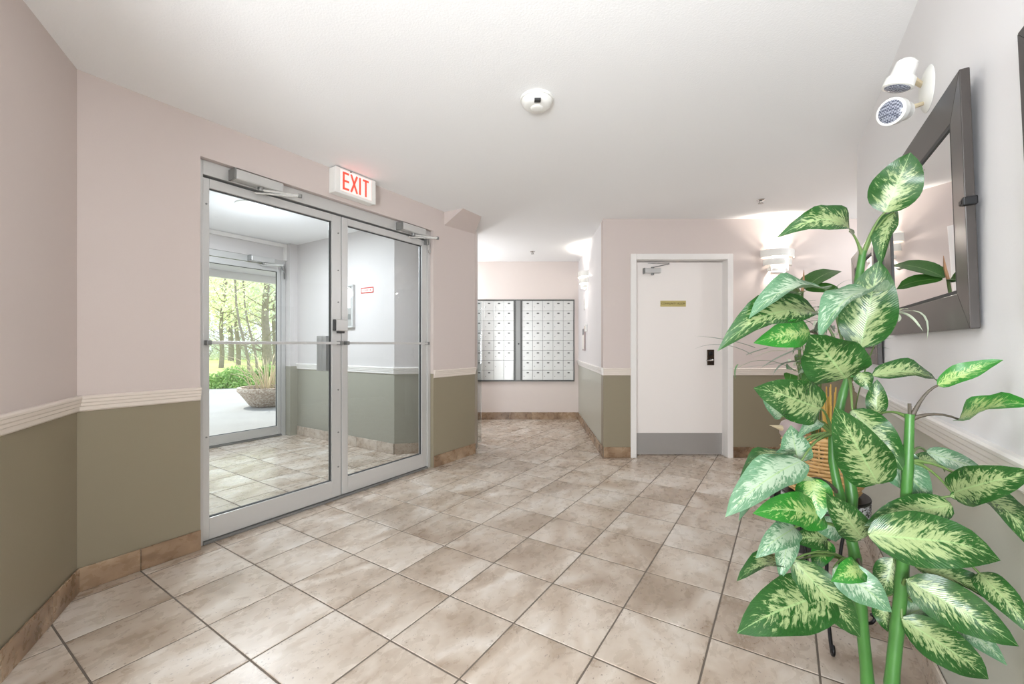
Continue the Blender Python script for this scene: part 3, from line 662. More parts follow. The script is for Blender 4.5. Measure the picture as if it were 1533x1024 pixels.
# ceiling fittings
sm = thing('smoke_detector', (.130, 2.215, CEIL), 0, 'round white smoke detector on the ceiling', 'smoke detector')
MB().lathe([(.086, -.012), (.088, -.008), (.088, -.0005)], seg=32).build('base', M['plastic'], sm, smooth=40)
MB().lathe([(.038, -.048), (.058, -.046), (.074, -.034), (.080, -.018), (.080, -.012)], seg=32).build('cover', M['plastic'], sm, smooth=50)
MB().lathe([(.022, -.056), (.030, -.054), (.034, -.048)], seg=24).build('sensor_cap', M['plastic'], sm, smooth=50)
box(-.016, .016, -.078, -.052, -.050, -.040).build('vent_slot', M['gasket'], sm)
def sprinkler(x, y, label):
    s = thing('sprinkler_head', (x, y, CEIL), 0, label, 'sprinkler', 'ceiling sprinkler heads')
    MB().lathe([(.012, -.014), (.030, -.006), (.034, -.0005)], seg=20).build('escutcheon', M['chrome'], s, smooth=40)
    MB().lathe([(.008, -.020), (.009, -.010)], seg=10).build('body', M['chrome'], s, smooth=40)
    MB().tube([(-.010, 0, -.018), (-.012, 0, -.024), (0, 0, -.030), (.012, 0, -.024), (.010, 0, -.018)], .0025, 6).build('yoke', M['alu_dark'], s)
    MB().lathe([(.0001, -.034), (.022, -.033), (.022, -.031), (.0001, -.029)], seg=16).build('deflector', M['alu_dark'], s)
sprinkler(2.215, 3.76, 'chrome sprinkler head on the ceiling before the white door')
sprinkler(.285, 5.85, 'chrome sprinkler head on the ceiling before the mailboxes')

# ------------------------------------------------------------------ right wall: emergency light and frames (local: x = r, y = out of wall)
def rthing(name, r, z, label, cat, group=None): return thing(name, R2W(r, 0, z), RTH, label, cat, group)
em = rthing('emergency_light', 2.02, 2.052, 'twin-head emergency light on a round plate above the mirror', 'emergency light')
MB().lathe([(.0001, .020), (.030, .020), (.066, .010), (.076, .002), (.076, .0005)], seg=28, axis='y').build('mount_plate', M['plastic'], em, smooth=50)
def em_head(z, hr, hd, lens_dir, nm):
    p0 = Vector((.0, .015, z * .55)); p1 = Vector((hr, hd, z))
    arm_ = MB().tube([p0, p0 * .4 + p1 * .6, p1], [.010, .012, .011], 8, .7).build('bracket', M['beige'], em, smooth=40)
    d = Vector(lens_dir).normalized(); c0 = p1 - d * .012
    rings = []; a = d.orthogonal().normalized(); b = d.cross(a)
    for s_, rr in ((-.03, .018), (-.02, .030), (.022, .034), (.030, .042), (.058, .044), (.060, .040)):
        rings.append([c0 + d * s_ + (a * math.cos(2 * pi * k / 22) + b * math.sin(2 * pi * k / 22)) * rr for k in range(22)])
    hh = MB().loft(rings).build(nm, M['plastic'], em, smooth=40)
    rings = []
    for s_, rr in ((.0595, .037), (.064, .030), (.067, .014)):
        rings.append([c0 + d * s_ + (a * math.cos(2 * pi * k / 22) + b * math.sin(2 * pi * k / 22)) * rr for k in range(22)])
    MB().loft(rings).build('lens', M['lens'], hh, smooth=60)
em_head(.03, -.10, .085, (.10, .30, -.95), 'lamp_head')
em_head(-.085, -.07, .09, (-.78, .60, -.20), 'lamp_head')
def framed(r0, r1, z0, z1, fw, label, th=.020, lean=.020, glass='mirror', name='wall_mirror', cat='mirror', group='dark framed mirrors on the right wall'):
    rc, zc = (r0 + r1) / 2, z0; root = rthing(name, rc, zc, label, cat, group); w, h = r1 - r0, z1 - z0
    root.rotation_euler = (-math.atan2(lean, h), 0, RTH)   # top leans out from the wall
    root.location = R2W(rc, .006, zc)
    def mem(pts_o, pts_i):
        m = MB(); n = 2
        fr_ = [(x, th, z) for x, z in pts_o] + [(x, th - .005, z) for x, z in pts_i[::-1]]
        bk = [(x, 0, z) for x, z in pts_o] + [(x, 0, z) for x, z in pts_i[::-1]]
        return m.add(fr_ + bk, [(0, 1, 2, 3), (7, 6, 5, 4), (0, 4, 5, 1), (1, 5, 6, 2), (2, 6, 7, 3), (3, 7, 4, 0)])
    O = [(-w / 2, 0), (w / 2, 0), (w / 2, h), (-w / 2, h)]; I = [(-w / 2 + fw, fw), (w / 2 - fw, fw), (w / 2 - fw, h - fw), (-w / 2 + fw, h - fw)]
    for k_ in range(4):
        mem([O[k_], O[(k_ + 1) % 4]], [I[k_], I[(k_ + 1) % 4]]).build('frame_member', M['frame'], root, bevel=.002)
    e = .010; lip = MB()
    for (a, b, c, d) in ((-w / 2 + fw, w / 2 - fw, fw, fw + e), (-w / 2 + fw, w / 2 - fw, h - fw - e, h - fw), (-w / 2 + fw, -w / 2 + fw + e, fw + e, h - fw - e), (w / 2 - fw - e, w / 2 - fw, fw + e, h - fw - e)):
        lip.box(a, b, th - .011, th - .006, c, d)
    lip.build('inner_lip', M['gasket'], root)
    gm = box(-w / 2 + fw, w / 2 - fw, th - .014, th - .010, fw, h - fw); gm.build('mirror_glass' if glass == 'mirror' else 'glazing', M[glass], root)
    return root, w, h
mr, w_, h_ = framed(1.55, 2.52, 1.202, 1.878, .10, 'dark framed mirror in full view, lit lamp reflected in its glass')
cl = MB().box(-w_ / 2 - .012, -w_ / 2 + .006, -.002, .026, h_ * .47, h_ * .47 + .022).box(-w_ / 2 - .004, -w_ / 2 + .02, .018, .027, h_ * .47 + .004, h_ * .47 + .018)
cl.build('clip', M['black'], mr, bevel=.003)
framed(2.73, 3.45, 1.06, 1.715, .08, 'dark framed mirror farther along the right wall, half behind the tall leaves')
framed(.45, 1.238, 1.20, 1.775, .08, 'dark framed mirror just cut by the right edge of the view')

# ------------------------------------------------------------------ outdoors
gd = struct(MB().prism(lpoly([(-20, 5.5), (30, 5.5), (30, 60), (-20, 60)]), -.25, -.06).build('ground', M['lawn']), 'sunny lawn outside the entrance', 'lawn')
pad = MB().prism(lpoly([(-6, 5.53), (9, 5.53), (9, 8.2), (6.5, 11.0), (5.2, 12.9), (-6, 12.9)]), -.2, -.015).build('path', M['concrete'])
struct(pad, 'pale concrete pad outside the outer door', 'path')
can = thing('canopy', L2W(2.0, 5.5, 2.28), TH, 'entrance canopy with grey soffit panels and a white fascia outside', 'canopy', kind='structure')
box(-5, 5, 0, 1.78, .03, .2).build('slab', M['soffit'], can)
for i in range(8): box(-4.4 + i * 1.1 + .004, -3.3 + i * 1.1 - .004, .01, 1.74, .018, .03).build('soffit_panel', M['soffit'], can)
box(-5, 5, 1.76, 1.84, -.09, .24).build('fascia', M['white'], can)
for k_ in range(2): box(-5 + k_ * 9.84, -4.84 + k_ * 9.84, 1.62, 1.74, -2.30, .02).build('post', M['white'], can)

pl = thing('concrete_planter', (-4.70, 8.12, -.015), 0, 'round pebble-faced concrete planter with dry stalks outside the glass door', 'planter')
MB().lathe([(.26, 0), (.30, .03), (.46, .26), (.50, .30), (.50, .37), (.44, .37), (.42, .31), (.0001, .31)], seg=40).build('bowl', M['aggregate'], pl, smooth=40)
MB().lathe([(.0001, .335), (.20, .33), (.425, .315)], seg=24).build('soil', M['soil'], pl)
for i in range(60):
    a = random.uniform(0, 2 * pi); r0 = random.uniform(0, .3); ln_ = random.uniform(.35, .85); sp = random.uniform(.15, .75)
    p0 = Vector((r0 * math.cos(a), r0 * math.sin(a), .32)); p2 = p0 + Vector((math.cos(a) * sp, math.sin(a) * sp, ln_ * .8)); p1 = p0 + Vector((math.cos(a) * sp * .3, math.sin(a) * sp * .3, ln_ * .7))
    MB().tube(bez(p0, p1, p2, 5), [.008, .007, .006, .005, .003], 4).build('dry_stalk', M['drystalk'], pl)

def quads(cent, size, flat=0.6):
    n = len(cent); a = rng.normal(size=(n, 3)); a /= np.linalg.norm(a, axis=1)[:, None]; b = rng.normal(size=(n, 3)); b -= a * (a * b).sum(1)[:, None]; b /= np.linalg.norm(b, axis=1)[:, None]
    s = (size * rng.uniform(.6, 1.3, n))[:, None]; a = a * s; b = b * s * flat
    v = np.stack([cent - a, cent - b * .9, cent + a, cent + b * .9], 1).reshape(-1, 3); f = np.arange(4 * n).reshape(-1, 4)
    return v, f
def np_obj(name, v, f, mat, parent):
    me = bpy.data.meshes.new(name); me.from_pydata(v.tolist(), [], f.tolist()); me.materials.append(mat)
    o = bpy.data.objects.new(name, me); COL.objects.link(o); o.parent = parent; return o
def tree(px, d, h, crown_r, trunk_r, mat, label, lean=(0, 0), n=2600, c0=.28, size=.11, cat='tree', group='trees beyond the lawn', stems=1):
    b = at(px, 516 + F * CAM_Z / d, d); r = thing('garden_tree', (b.x, b.y, -.07), 0, label, cat, group)
    def sway(zf): return Vector((lean[0] * zf ** 1.2, lean[1] * zf ** 1.2, 0))
    for k_ in range(stems):
        ox = (k_ - (stems - 1) / 2) * .35
        path = [sway(z / 8) + Vector((ox + ox * 1.2 * z / 8 + math.sin(z * 1.3 + k_) * .05, math.cos(z) * .05, h * .82 * z / 8)) for z in range(9)]
        MB().tube(path, [trunk_r * (1 - .085 * z) for z in range(9)], 8).build('trunk', M['bark'], r, smooth=60)
    br = MB()
    for i in range(44):
        z = random.uniform(.12, .8); p0 = sway(z) + Vector((0, 0, h * z * .9)); a = random.uniform(0, 2 * pi); L = crown_r * random.uniform(.4, .95)
        p2 = p0 + Vector((math.cos(a) * L, math.sin(a) * L, L * random.uniform(.3, .9))); p1 = (p0 + p2) / 2 + Vector((0, 0, -.1 * L))
        br.tube(bez(p0, p1, p2, 5), [trunk_r * .15, trunk_r * .12, trunk_r * .09, trunk_r * .06, trunk_r * .03], 4)
    tag(br.build('branches', M['bark'], r), kind='stuff')
    n = int(n * .62); u = rng.normal(size=(n, 3)); u /= np.linalg.norm(u, axis=1)[:, None]; rad = rng.uniform(.25, 1, n) ** .5
    c = u * rad[:, None] * np.array([crown_r, crown_r, h * (1 - c0) * .5])
    cl_ = rng.normal(size=(40, 3)) * np.array([crown_r, crown_r, h * .3]) * .5
    c = c * .8 + cl_[rng.integers(0, 40, n)] * .35
    c[:, 2] += h * (c0 + (1 - c0) * .5); c[:, 0] += lean[0] * .6; c[:, 1] += lean[1] * .6
    c[:, 2] = np.maximum(c[:, 2], .15)
    v, f = quads(c, size); tag(np_obj('foliage', v, f, mat, r), kind='stuff'); return r
T = [
 (398, 17.5, 7.5, 1.7, .19, 'fol2', 'thick trunked tree behind the concrete planter', (.1, 0), 2200, .30, .07),
 (372, 15.5, 6.5, 1.5, .055, 'fol1', 'thin leaning tree with a slender dark trunk left of the thick trunk', (-1.0, .2), 1500, .30, .06),
 (384, 16.5, 6.8, 1.5, .05, 'fol1', 'second thin leaning tree just beside the thick trunk', (-1.1, .3), 1200, .35, .06),
 (330, 22, 7.0, 2.4, .12, 'fol1', 'pale yellow green tree at the far left of the outer door glass', (.3, 0), 4200, .20, .09),
 (356, 25, 8.0, 2.6, .14, 'fol1', 'pale green tree in the middle distance beyond the lawn', (-.2, 0), 4200, .17, .10),
 (410, 24, 8.0, 2.4, .15, 'fol2', 'grey green tree behind the thick trunk', (.2, 0), 3600, .17, .10),
 (345, 32, 10, 3.6, .2, 'fol2', 'tall hazy tree farthest beyond the lawn', (0, 0), 5200, .12, .13),
 (395, 33, 10, 3.4, .2, 'fol1', 'tall light tree farthest behind the planter', (0, 0), 4800, .12, .13),
]
for a in T: tree(a[0], a[1], a[2], a[3], a[4], M[a[5]], a[6], a[7], a[8], a[9], a[10])
def shrub(px, d, rx, ry, h, mat, label, n, size, name='juniper_shrub'):
    b = at(px, 516 + F * CAM_Z / d, d); r = thing(name, (b.x, b.y, -.07), 0, label, 'shrub', 'low shrubs along the lawn')
    st_ = MB()
    for i in range(14):
        a = i / 14 * 2 * pi + random.uniform(-.2, .2); k = random.uniform(.5, .9)
        st_.tube(bez((0, 0, 0), (rx * .4 * math.cos(a), ry * .4 * math.sin(a), h * .5), (rx * k * math.cos(a), ry * k * math.sin(a), h * .7), 5), [.02, .016, .012, .008, .004], 4)
    tag(st_.build('branches', M['bark'], r), kind='stuff')
    u = rng.normal(size=(n, 3)); u /= np.linalg.norm(u, axis=1)[:, None]; u[:, 2] = np.abs(u[:, 2]); c = u * (rng.uniform(.35, 1, n) ** .4)[:, None] * np.array([rx, ry, h])
    c += rng.normal(size=(n, 3)) * .05; c[:, 2] = np.maximum(c[:, 2] * (.8 + .3 * np.sin(c[:, 0] * 5) * np.cos(c[:, 1] * 4)), .03)
    v, f = quads(c, size, .35); tag(np_obj('foliage', v, f, mat, r), kind='stuff')
shrub(341, 11.9, .85, .75, .62, M['juniper'], 'spreading green juniper left of the concrete planter', 3000, .06)
shrub(392, 13.3, .6, .6, .60, M['juniper'], 'spreading green juniper just behind the concrete planter', 2200, .06)
for i, (px, d) in enumerate(((310, 34), (342, 41), (371, 34), (403, 41))):
    shrub(px, d, 1.7, 1.0, 2.6, M['fol2'], ('grey green bush at the left end of the far bush line', 'grey green bush second from left in the far bush line', 'grey green bush third from left in the far bush line', 'grey green bush at the right end of the far bush line')[i], 2600, .10, 'garden_bush')

# ------------------------------------------------------------------ tall leafy plant in the foreground
def wall_lim(u): return (.528 / (u - .628) - .075) if u > .70 else 9.9
def P(px, py, d):
    u = (px - CX) / F; return at(px, py, min(d, wall_lim(u)))
PB = Vector((1.015, 1.10, 0)); plant = thing('dumb_cane_plant', PB, 0, 'tall variegated leafy plant with green canes in the near right foreground', 'plant')
def rel(v): return v - PB
def leaf_mesh(B, T_, width, N, arch, fold, wave, nv=11, tipsharp=.86):
    a = T_ - B; L = a.length; ax = a / L; N = (N - ax * N.dot(ax)).normalized(); S = ax.cross(N)
    us = (-1, -.55, 0, .55, 1); m = MB(); m.uv = []; ph = random.uniform(0, 6); curl = random.uniform(.1, .7)
    pk = max((i / 40) ** .5 * (1 - i / 40) ** tipsharp for i in range(41))
    for i in range(nv + 1):
        v = (i / nv) ** 1.25; w = (max(v, .003) ** .5 * (1 - v) ** tipsharp) / pk * width / 2 if v < 1 else .0004
        c = B + a * v + N * (arch * L * 4 * v * (1 - v))
        for u in us:
            p = c + S * (u * w) + N * (fold * abs(u) ** 1.3 * w + wave * w * math.sin(v * 11 + ph + (1.5 if u > 0 else 0)) * u * u * .5) - Vector((0, 0, curl * L * (1 - max(0, ax.z)) * max(0, v - .55) ** 2))
            m.v.append(tuple(p)); m.uv.append(((u + 1) / 2, v))
    for i in range(nv):
        for j in range(4):
            q = i * 5 + j; m.f.append((q, q + 1, q + 6, q + 5))
    return m
NODE = {'D': (1291, 384, 1.16), 'C': (1271, 566, 1.13), 'A': (1246, 650, 1.13), 'A2': (1257, 742, 1.12), 'A3': (1272, 800, 1.11), 'A4': (1282, 848, 1.10),
        'B': (1363, 628, .99), 'B2': (1359, 690, .99), 'B3': (1354, 790, 1.0), 'B4': (1349, 890, 1.02)}
# node, base px, tip px, depth base, depth tip, apparent width px, material, arch, fold, up(+1)/down(-1) facing
LV = [
 ('D', (1272, 346), (1163, 340), 1.14, 1.10, 36, 'leaf', .16, .25, 1),
 ('D', (1325, 318), (1363, 228), 1.14, 1.10, 62, 'leaf', .05, .15, 1),
 ('D', (1338, 318), (1318, 390), 1.15, 1.12, 26, 'leaf', .04, .3, 1),
 ('C', (1288, 520), (1316, 390), 1.10, 1.08, 68, 'leaf', .05, .18, 1),
 ('C', (1322, 440), (1226, 503), 1.08, 1.00, 34, 'leaf_pale', .15, .3, 1),
 ('C', (1298, 438), (1252, 462), 1.15, 1.18, 32, 'leaf', .1, .2, 1),
 ('C', (1266, 566), (1211, 494), 1.06, .98, 82, 'leaf', .03, .12, 1),
 ('C', (1236, 434), (1121, 464), 1.14, 1.08, 27, 'leaf_pale', .10, .3, 1),
 ('C', (1222, 468), (1074, 508), 1.16, 1.10, 50, 'leaf', .12, .25, 1),
 ('C', (1212, 496), (1128, 508), 1.10, 1.05, 42, 'leaf_bright', .04, .15, 1),
 ('A', (1228, 612), (1128, 574), 1.08, 1.00, 66, 'leaf', .04, .15, 1),
 ('A', (1170, 624), (1142, 598), 1.10, 1.06, 20, 'leaf_pale', .05, .2, 1),
 ('A', (1200, 690), (1086, 768), 1.10, 1.02, 54, 'leaf_pale', .07, .22, 1),
 ('A2', (1216, 720), (1106, 764), 1.12, 1.04, 24, 'leaf_pale', .06, .3, 1),
 ('A', (1190, 680), (1107, 728), 1.14, 1.10, 20, 'leaf', .14, .3, 1),
 ('A', (1195, 692), (1184, 636), 1.15, 1.12, 40, 'leaf_pale', .05, .2, 1),
 ('A', (1226, 630), (1194, 652), 1.12, 1.08, 20, 'leaf_pale', .1, .3, 1),
 ('A', (1186, 672), (1152, 692), 1.15, 1.13, 18, 'leaf_pale', .08, .2, 1),
 ('A3', (1232, 772), (1127, 758), 1.08, 1.00, 52, 'leaf_bright', .05, .15, 1),
 ('A2', (1214, 716), (1226, 774), 1.10, 1.06, 46, 'leaf_bright', .04, .2, 1),
 ('A3', (1264, 794), (1205, 772), 1.12, 1.10, 40, 'leaf_pale', .05, .2, 1),
 ('A3', (1190, 790), (1131, 826), 1.09, 1.03, 38, 'leaf_pale', .10, .2, 1),
 ('A3', (1184, 792), (1168, 862), 1.09, 1.05, 30, 'leaf_pale', .06, .3, 1),
 ('A3', (1238, 806), (1178, 802), 1.12, 1.10, 34, 'leaf', .10, .2, 1),
 ('A4', (1190, 842), (1103, 864), 1.10, 1.05, 24, 'leaf', .08, .2, 1),
 ('A4', (1188, 838), (1288, 948), 1.07, 1.03, 52, 'leaf', .06, .25, 1),
 ('A4', (1240, 886), (1103, 938), 1.06, .98, 78, 'leaf', .03, .18, 1),
 ('A4', (1248, 850), (1335, 908), 1.02, .96, 50, 'leaf_pale', .08, .1, 1),
 ('A4', (1290, 850), (1244, 868), 1.00, .97, 34, 'leaf_bright', .10, .2, 1),
 ('A3', (1240, 810), (1218, 852), 1.13, 1.10, 28, 'leaf_bright', .05, .2, 1),
 ('A3', (1291, 806), (1237, 736), 1.08, 1.03, 46, 'leaf', .05, .2, 1),
 ('B2', (1314, 724), (1250, 608), 1.03, .97, 70, 'leaf', .04, .18, 1),
 ('C', (1276, 614), (1354, 696), 1.06, .99, 50, 'leaf', .08, .2, 1),
 ('B2', (1302, 658), (1396, 744), 1.07, 1.01, 54, 'leaf_pale', .07, .2, 1),
 ('C', (1288, 558), (1301, 582), 1.10, 1.08, 24, 'leaf', .05, .2, 1),
 ('B', (1312, 622), (1313, 568), 1.08, 1.08, 26, 'leaf', .05, .2, 1),
 ('C', (1306, 562), (1404, 568), 1.10, 1.10, 26, 'leaf', .12, .3, 1),
 ('B', (1404, 577), (1502, 538), .98, .93, 26, 'leaf_bright', .06, .25, 1),
 ('B', (1436, 628), (1550, 598), .95, .84, 26, 'leaf_bright', .05, .25, 1),
 ('B2', (1366, 690), (1414, 699), 1.02, 1.04, 14, 'leaf', .1, .2, 1),
 ('B2', (1386, 676), (1476, 704), 1.06, .98, 28, 'leaf_pale', .12, .2, 1),
 ('B2', (1426, 738), (1556, 704), .96, .84, 56, 'leaf', .06, .2, 1),
 ('B2', (1468, 738), (1548, 812), .94, .83, 36, 'leaf', .08, .25, 1),
 ('B3', (1422, 743), (1482, 738), .96, .92, 16, 'leaf', .08, .2, 1),
 ('B3', (1424, 756), (1294, 776), .96, 1.0, 44, 'leaf', .05, .2, 1),
 ('B3', (1300, 800), (1498, 818), .95, .88, 78, 'leaf', .04, .18, 1),
 ('B3', (1372, 850), (1514, 908), .98, .90, 28, 'leaf', .10, .3, 1),
 ('B3', (1466, 858), (1552, 946), .90, .80, 40, 'leaf', .06, .2, 1),
 ('B4', (1358, 868), (1525, 962), .96, .88, 64, 'leaf', .06, .2, 1),
 ('B4', (1350, 926), (1480, 1010), 1.0, .94, 58, 'leaf', .05, .25, 1),
 ('B4', (1438, 934), (1508, 990), 1.00, .94, 32, 'leaf_pale', .06, .2, 1),
 ('B4', (1384, 940), (1404, 990), 1.04, 1.02, 34, 'leaf_pale', .05, .2, 1),
 ('B4', (1338, 836), (1320, 892), 1.04, 1.04, 36, 'leaf', .04, .2, 1),
 ('B4', (1318, 900), (1329, 942), 1.06, 1.05, 28, 'leaf', .04, .2, 1),
 ('B4', (1348, 924), (1398, 904), 1.02, 1.02, 30, 'leaf_pale', .05, .2, 1),
]
camp = Vector((0, 0, CAM_Z))
for (nd, b, t_, db, dt, wpx, mat, arch, fold, up) in LV:
    B_, T_ = P(b[0], b[1], db), P(t_[0], t_[1], dt); mid = (B_ + T_) / 2; ax = (T_ - B_).normalized()
    tc_ = (camp - mid).normalized(); tc_ = (tc_ - ax * tc_.dot(ax)).normalized()
    wapp = wpx * mid.y / F; wt = max(wapp, .36 * (T_ - B_).length); cphi = min(1, wapp / wt)
    o_ = ax.cross(tc_); o_ = o_ if o_.z > 0 else -o_
    N = tc_ * cphi + o_ * up * math.sqrt(max(0, 1 - cphi * cphi))
    m = leaf_mesh(rel(B_), rel(T_), wt, N, arch * 1.15, fold * 1.5, .42)
    m.build('leaf', M[mat], plant, smooth=0)
    n_ = P(*NODE[nd]); md = (n_ + B_) / 2 + Vector((0, 0, .30 * (n_ - B_).length))
    if (n_ - B_).length > .012:
        MB().tube([rel(q) for q in bez(n_, md, B_, 7)], [.0062, .0048, .0038, .0032, .0028, .0026, .0024], 6).build('leaf_stalk', M['petiole'] if mat != 'leaf_bright' else M['twig'], plant, smooth=60)
def cane(pts, r, name='cane'):
    pp_ = spline([rel(P(*p)) for p in pts], 5); n = len(pp_)
    rr = [r * (1 - .45 * (i / n) ** 2) * (1.12 if i % 5 == 0 else 1.0) for i in range(n)]
    return MB().tube(pp_, rr, 10).build(name, M['stem'], plant, smooth=60)
cane([(1303, 1105, 1.10), (1299, 1024, 1.10), (1288, 910, 1.10), (1280, 835, 1.10), (1270, 790, 1.11), (1257, 740, 1.12), (1247, 690, 1.13), (1246, 640, 1.13)], .0145)
cane([(1272, 792, 1.11), (1275, 740, 1.12), (1264, 680, 1.13), (1256, 628, 1.13), (1262, 590, 1.13), (1273, 556, 1.13)], .0135)
cane([(1272, 566, 1.13), (1288, 510, 1.14), (1287, 455, 1.15), (1286, 420, 1.16), (1292, 376, 1.16)], .0135)
cane([(1330, 1120, 1.02), (1335, 1024, 1.02), (1343, 940, 1.02), (1350, 870, 1.01), (1354, 790, 1.0), (1359, 700, .99), (1362, 620, .99)], .0145)
MB().tube([rel(P(1362, 628, .99)), rel(P(1361.5, 604, .99))], .0035, 8).build('cut_tip', M['twig'], plant)
MB().lathe([(.085, 0), (.112, .115), (.122, .125), (.122, .145), (.106, .145), (.103, .13), (.0001, .13)], (0, 0, 0.001), 32).build('pot', M['terracotta'], plant, smooth=40)
MB().lathe([(.0001, .137), (.105, .133)], seg=24).build('soil', M['soil'], plant)

# ------------------------------------------------------------------ stand, basket and what is in it
SB = Vector((1.285, 1.74, 0)); TOPZ = .555
stand = thing('plant_stand', SB, 0, 'black wrought iron plant stand under the wicker basket', 'plant stand')
MB().lathe([(.0001, TOPZ - .012), (.150, TOPZ - .012), (.152, TOPZ - .004), (.150, TOPZ), (.0001, TOPZ)], seg=36).build('top_plate', M['black'], stand, smooth=40)
MB().lathe([(.146, TOPZ - .075), (.149, TOPZ - .07), (.151, TOPZ - .013), (.148, TOPZ - .013)], seg=36).build('patterned_band', M['print'], stand, smooth=40)['label'] = 'black and white printed band'
for k_ in range(3):
    a = -pi / 2 - .5 + k_ * 2 * pi / 3; c_, s_ = math.cos(a), math.sin(a)
    pts = [(.13, TOPZ - .012), (.10, .44), (.07, .30), (.075, .16), (.12, .07), (.17, .018), (.20, .010), (.215, .03), (.20, .045)]
    MB().tube(spline([(r * c_, r * s_, z) for r, z in pts], 4), .0065, 7).build('leg', M['black'], stand, smooth=60)
    sp_ = [(.15, TOPZ - .02), (.168, TOPZ - .03), (.172, TOPZ - .055), (.158, TOPZ - .07), (.148, TOPZ - .058), (.155, TOPZ - .046)]
    MB().tube(spline([(r * math.cos(a + .5), r * math.sin(a + .5), z) for r, z in sp_], 4), .004, 6).build('scroll', M['black'], stand, smooth=60)
MB().tube([(.078 * math.cos(i * pi / 12), .078 * math.sin(i * pi / 12), .17) for i in range(25)], .005, 6).build('brace_ring', M['black'], stand, smooth=60)
bk = thing('wicker_basket', SB + Vector((-.005, 0, TOPZ + .001)), 0, 'round woven wicker basket holding the smaller plants on the iron stand', 'basket')
def br_(z): return .112 + .022 * math.sin(pi * min(1, z / .26)) + .012 * z / .22
NR, NS = 15, 22
for k_ in range(NR):
    z = .010 + k_ * .0148
    path = [((br_(z) + .0035 * math.cos(NS / 2 * a + (pi if k_ % 2 else 0))) * math.cos(a), (br_(z) + .0035 * math.cos(NS / 2 * a + (pi if k_ % 2 else 0))) * math.sin(a), z + .0012 * math.sin(5 * a + k_)) for a in [2 * pi * i / 88 for i in range(89)]]
    MB().tube(path, .0060, 5).build('cane_strand', M['wicker'], bk, smooth=60)
sk = MB()
for i in range(NS):
    a = 2 * pi * i / NS; sk.tube([(br_(z) * math.cos(a), br_(z) * math.sin(a), z) for z in (.004, .06, .12, .18, .226)], .0035, 5)
tag(sk.build('stakes', M['wicker'], bk), kind='stuff')
MB().tube([(br_(.23) * math.cos(a), br_(.23) * math.sin(a), .230 + .002 * math.sin(14 * a)) for a in [2 * pi * i / 64 for i in range(65)]], .009, 7).build('rim', M['wicker'], bk, smooth=60)
MB().lathe([(.0001, .002), (.112, .002), (.112, .006), (.0001, .006)], seg=28).build('base', M['wicker'], bk)
IN = SB + Vector((0, 0, TOPZ + .012))
# straw bundle
sw = thing('straw_bundle', IN + Vector((-.025, -.065, 0)), 0, 'upright bundle of golden dry straw in the wicker basket', 'dried straw')
for i in range(26):
    a = random.uniform(0, 2 * pi); r = .024 * math.sqrt(random.random()); k = random.uniform(1.0, 2.3); h = random.uniform(.34, .44)
    MB().tube([(r * math.cos(a), r * math.sin(a), 0), (r * math.cos(a) * .7, r * math.sin(a) * .7, h * .5), (r * k * math.cos(a), r * k * math.sin(a), h)], [.0028, .0028, .0022], 5).build('stalk', M['straw'], sw)
# rubber plant
DR = 2.43; RBO = Vector((1.655, 2.43, .001)); top = at(1201, 436, DR)
rb = thing('rubber_plant', RBO, 0, 'slender plant with plain green leaves and a reddish tip, behind the basket by the wall', 'plant')
MB().lathe([(.10, 0), (.135, .24), (.145, .25), (.145, .28), (.125, .28), (.12, .25), (.0001, .25)], seg=32).build('pot', M['terracotta'], rb, smooth=40)
MB().lathe([(.0001, .262), (.122, .258)], seg=24).build('soil', M['soil'], rb)
MB().tube(spline([(0, 0, .25), (.01, 0, .7), (0, 0, 1.1), tuple(top - RBO)], 4), .0075, 8).build('stem', M['petiole'], rb, smooth=60)
MB().tube([tuple(top - RBO), tuple(at(1203, 420, DR) - RBO), tuple(at(1203.5, 404, DR) - RBO)], [.0075, .0065, .001], 8).build('sheath', pbr('red leaf sheath', (184, 138, 100), .45), rb, smooth=60)['label'] = 'reddish leaf sheath at the tip'
for (b, t_, w, dd) in (((1199, 437), (1161, 426), 17, -.06), ((1204, 433), (1254, 404), 25, .02), ((1206, 434), (1262, 436), 16, -.05), ((1202, 436), (1176, 450), 15, -.08), ((1204, 432), (1236, 412), 22, .11)):
    B_, T_ = at(b[0], b[1], DR), at(t_[0], t_[1], DR + dd * 1.4); ax = (T_ - B_).normalized(); tc_ = (camp - B_).normalized(); o_ = ax.cross(tc_); o_ = o_ if o_.z > 0 else -o_
    leaf_mesh(B_ - RBO, T_ - RBO, w * DR / F * 1.5, tc_ * .6 + o_ * .8, .08, .15, .03, 8, .45).build('leaf', M['rubber'], rb, smooth=0)
for k_ in range(7):   # lower leaves seen in the mirror and through the tall plant
    a = k_ * 2.4; z = .80 + .08 * k_; b0 = Vector((.005, 0, z)); t0 = b0 + Vector((math.cos(a) * .17, math.sin(a) * .15, .07))
    leaf_mesh(b0, t0, .075, Vector((0, 0, 1)), .08, .15, .03, 8, .45).build('leaf', M['rubber'], rb, smooth=0)
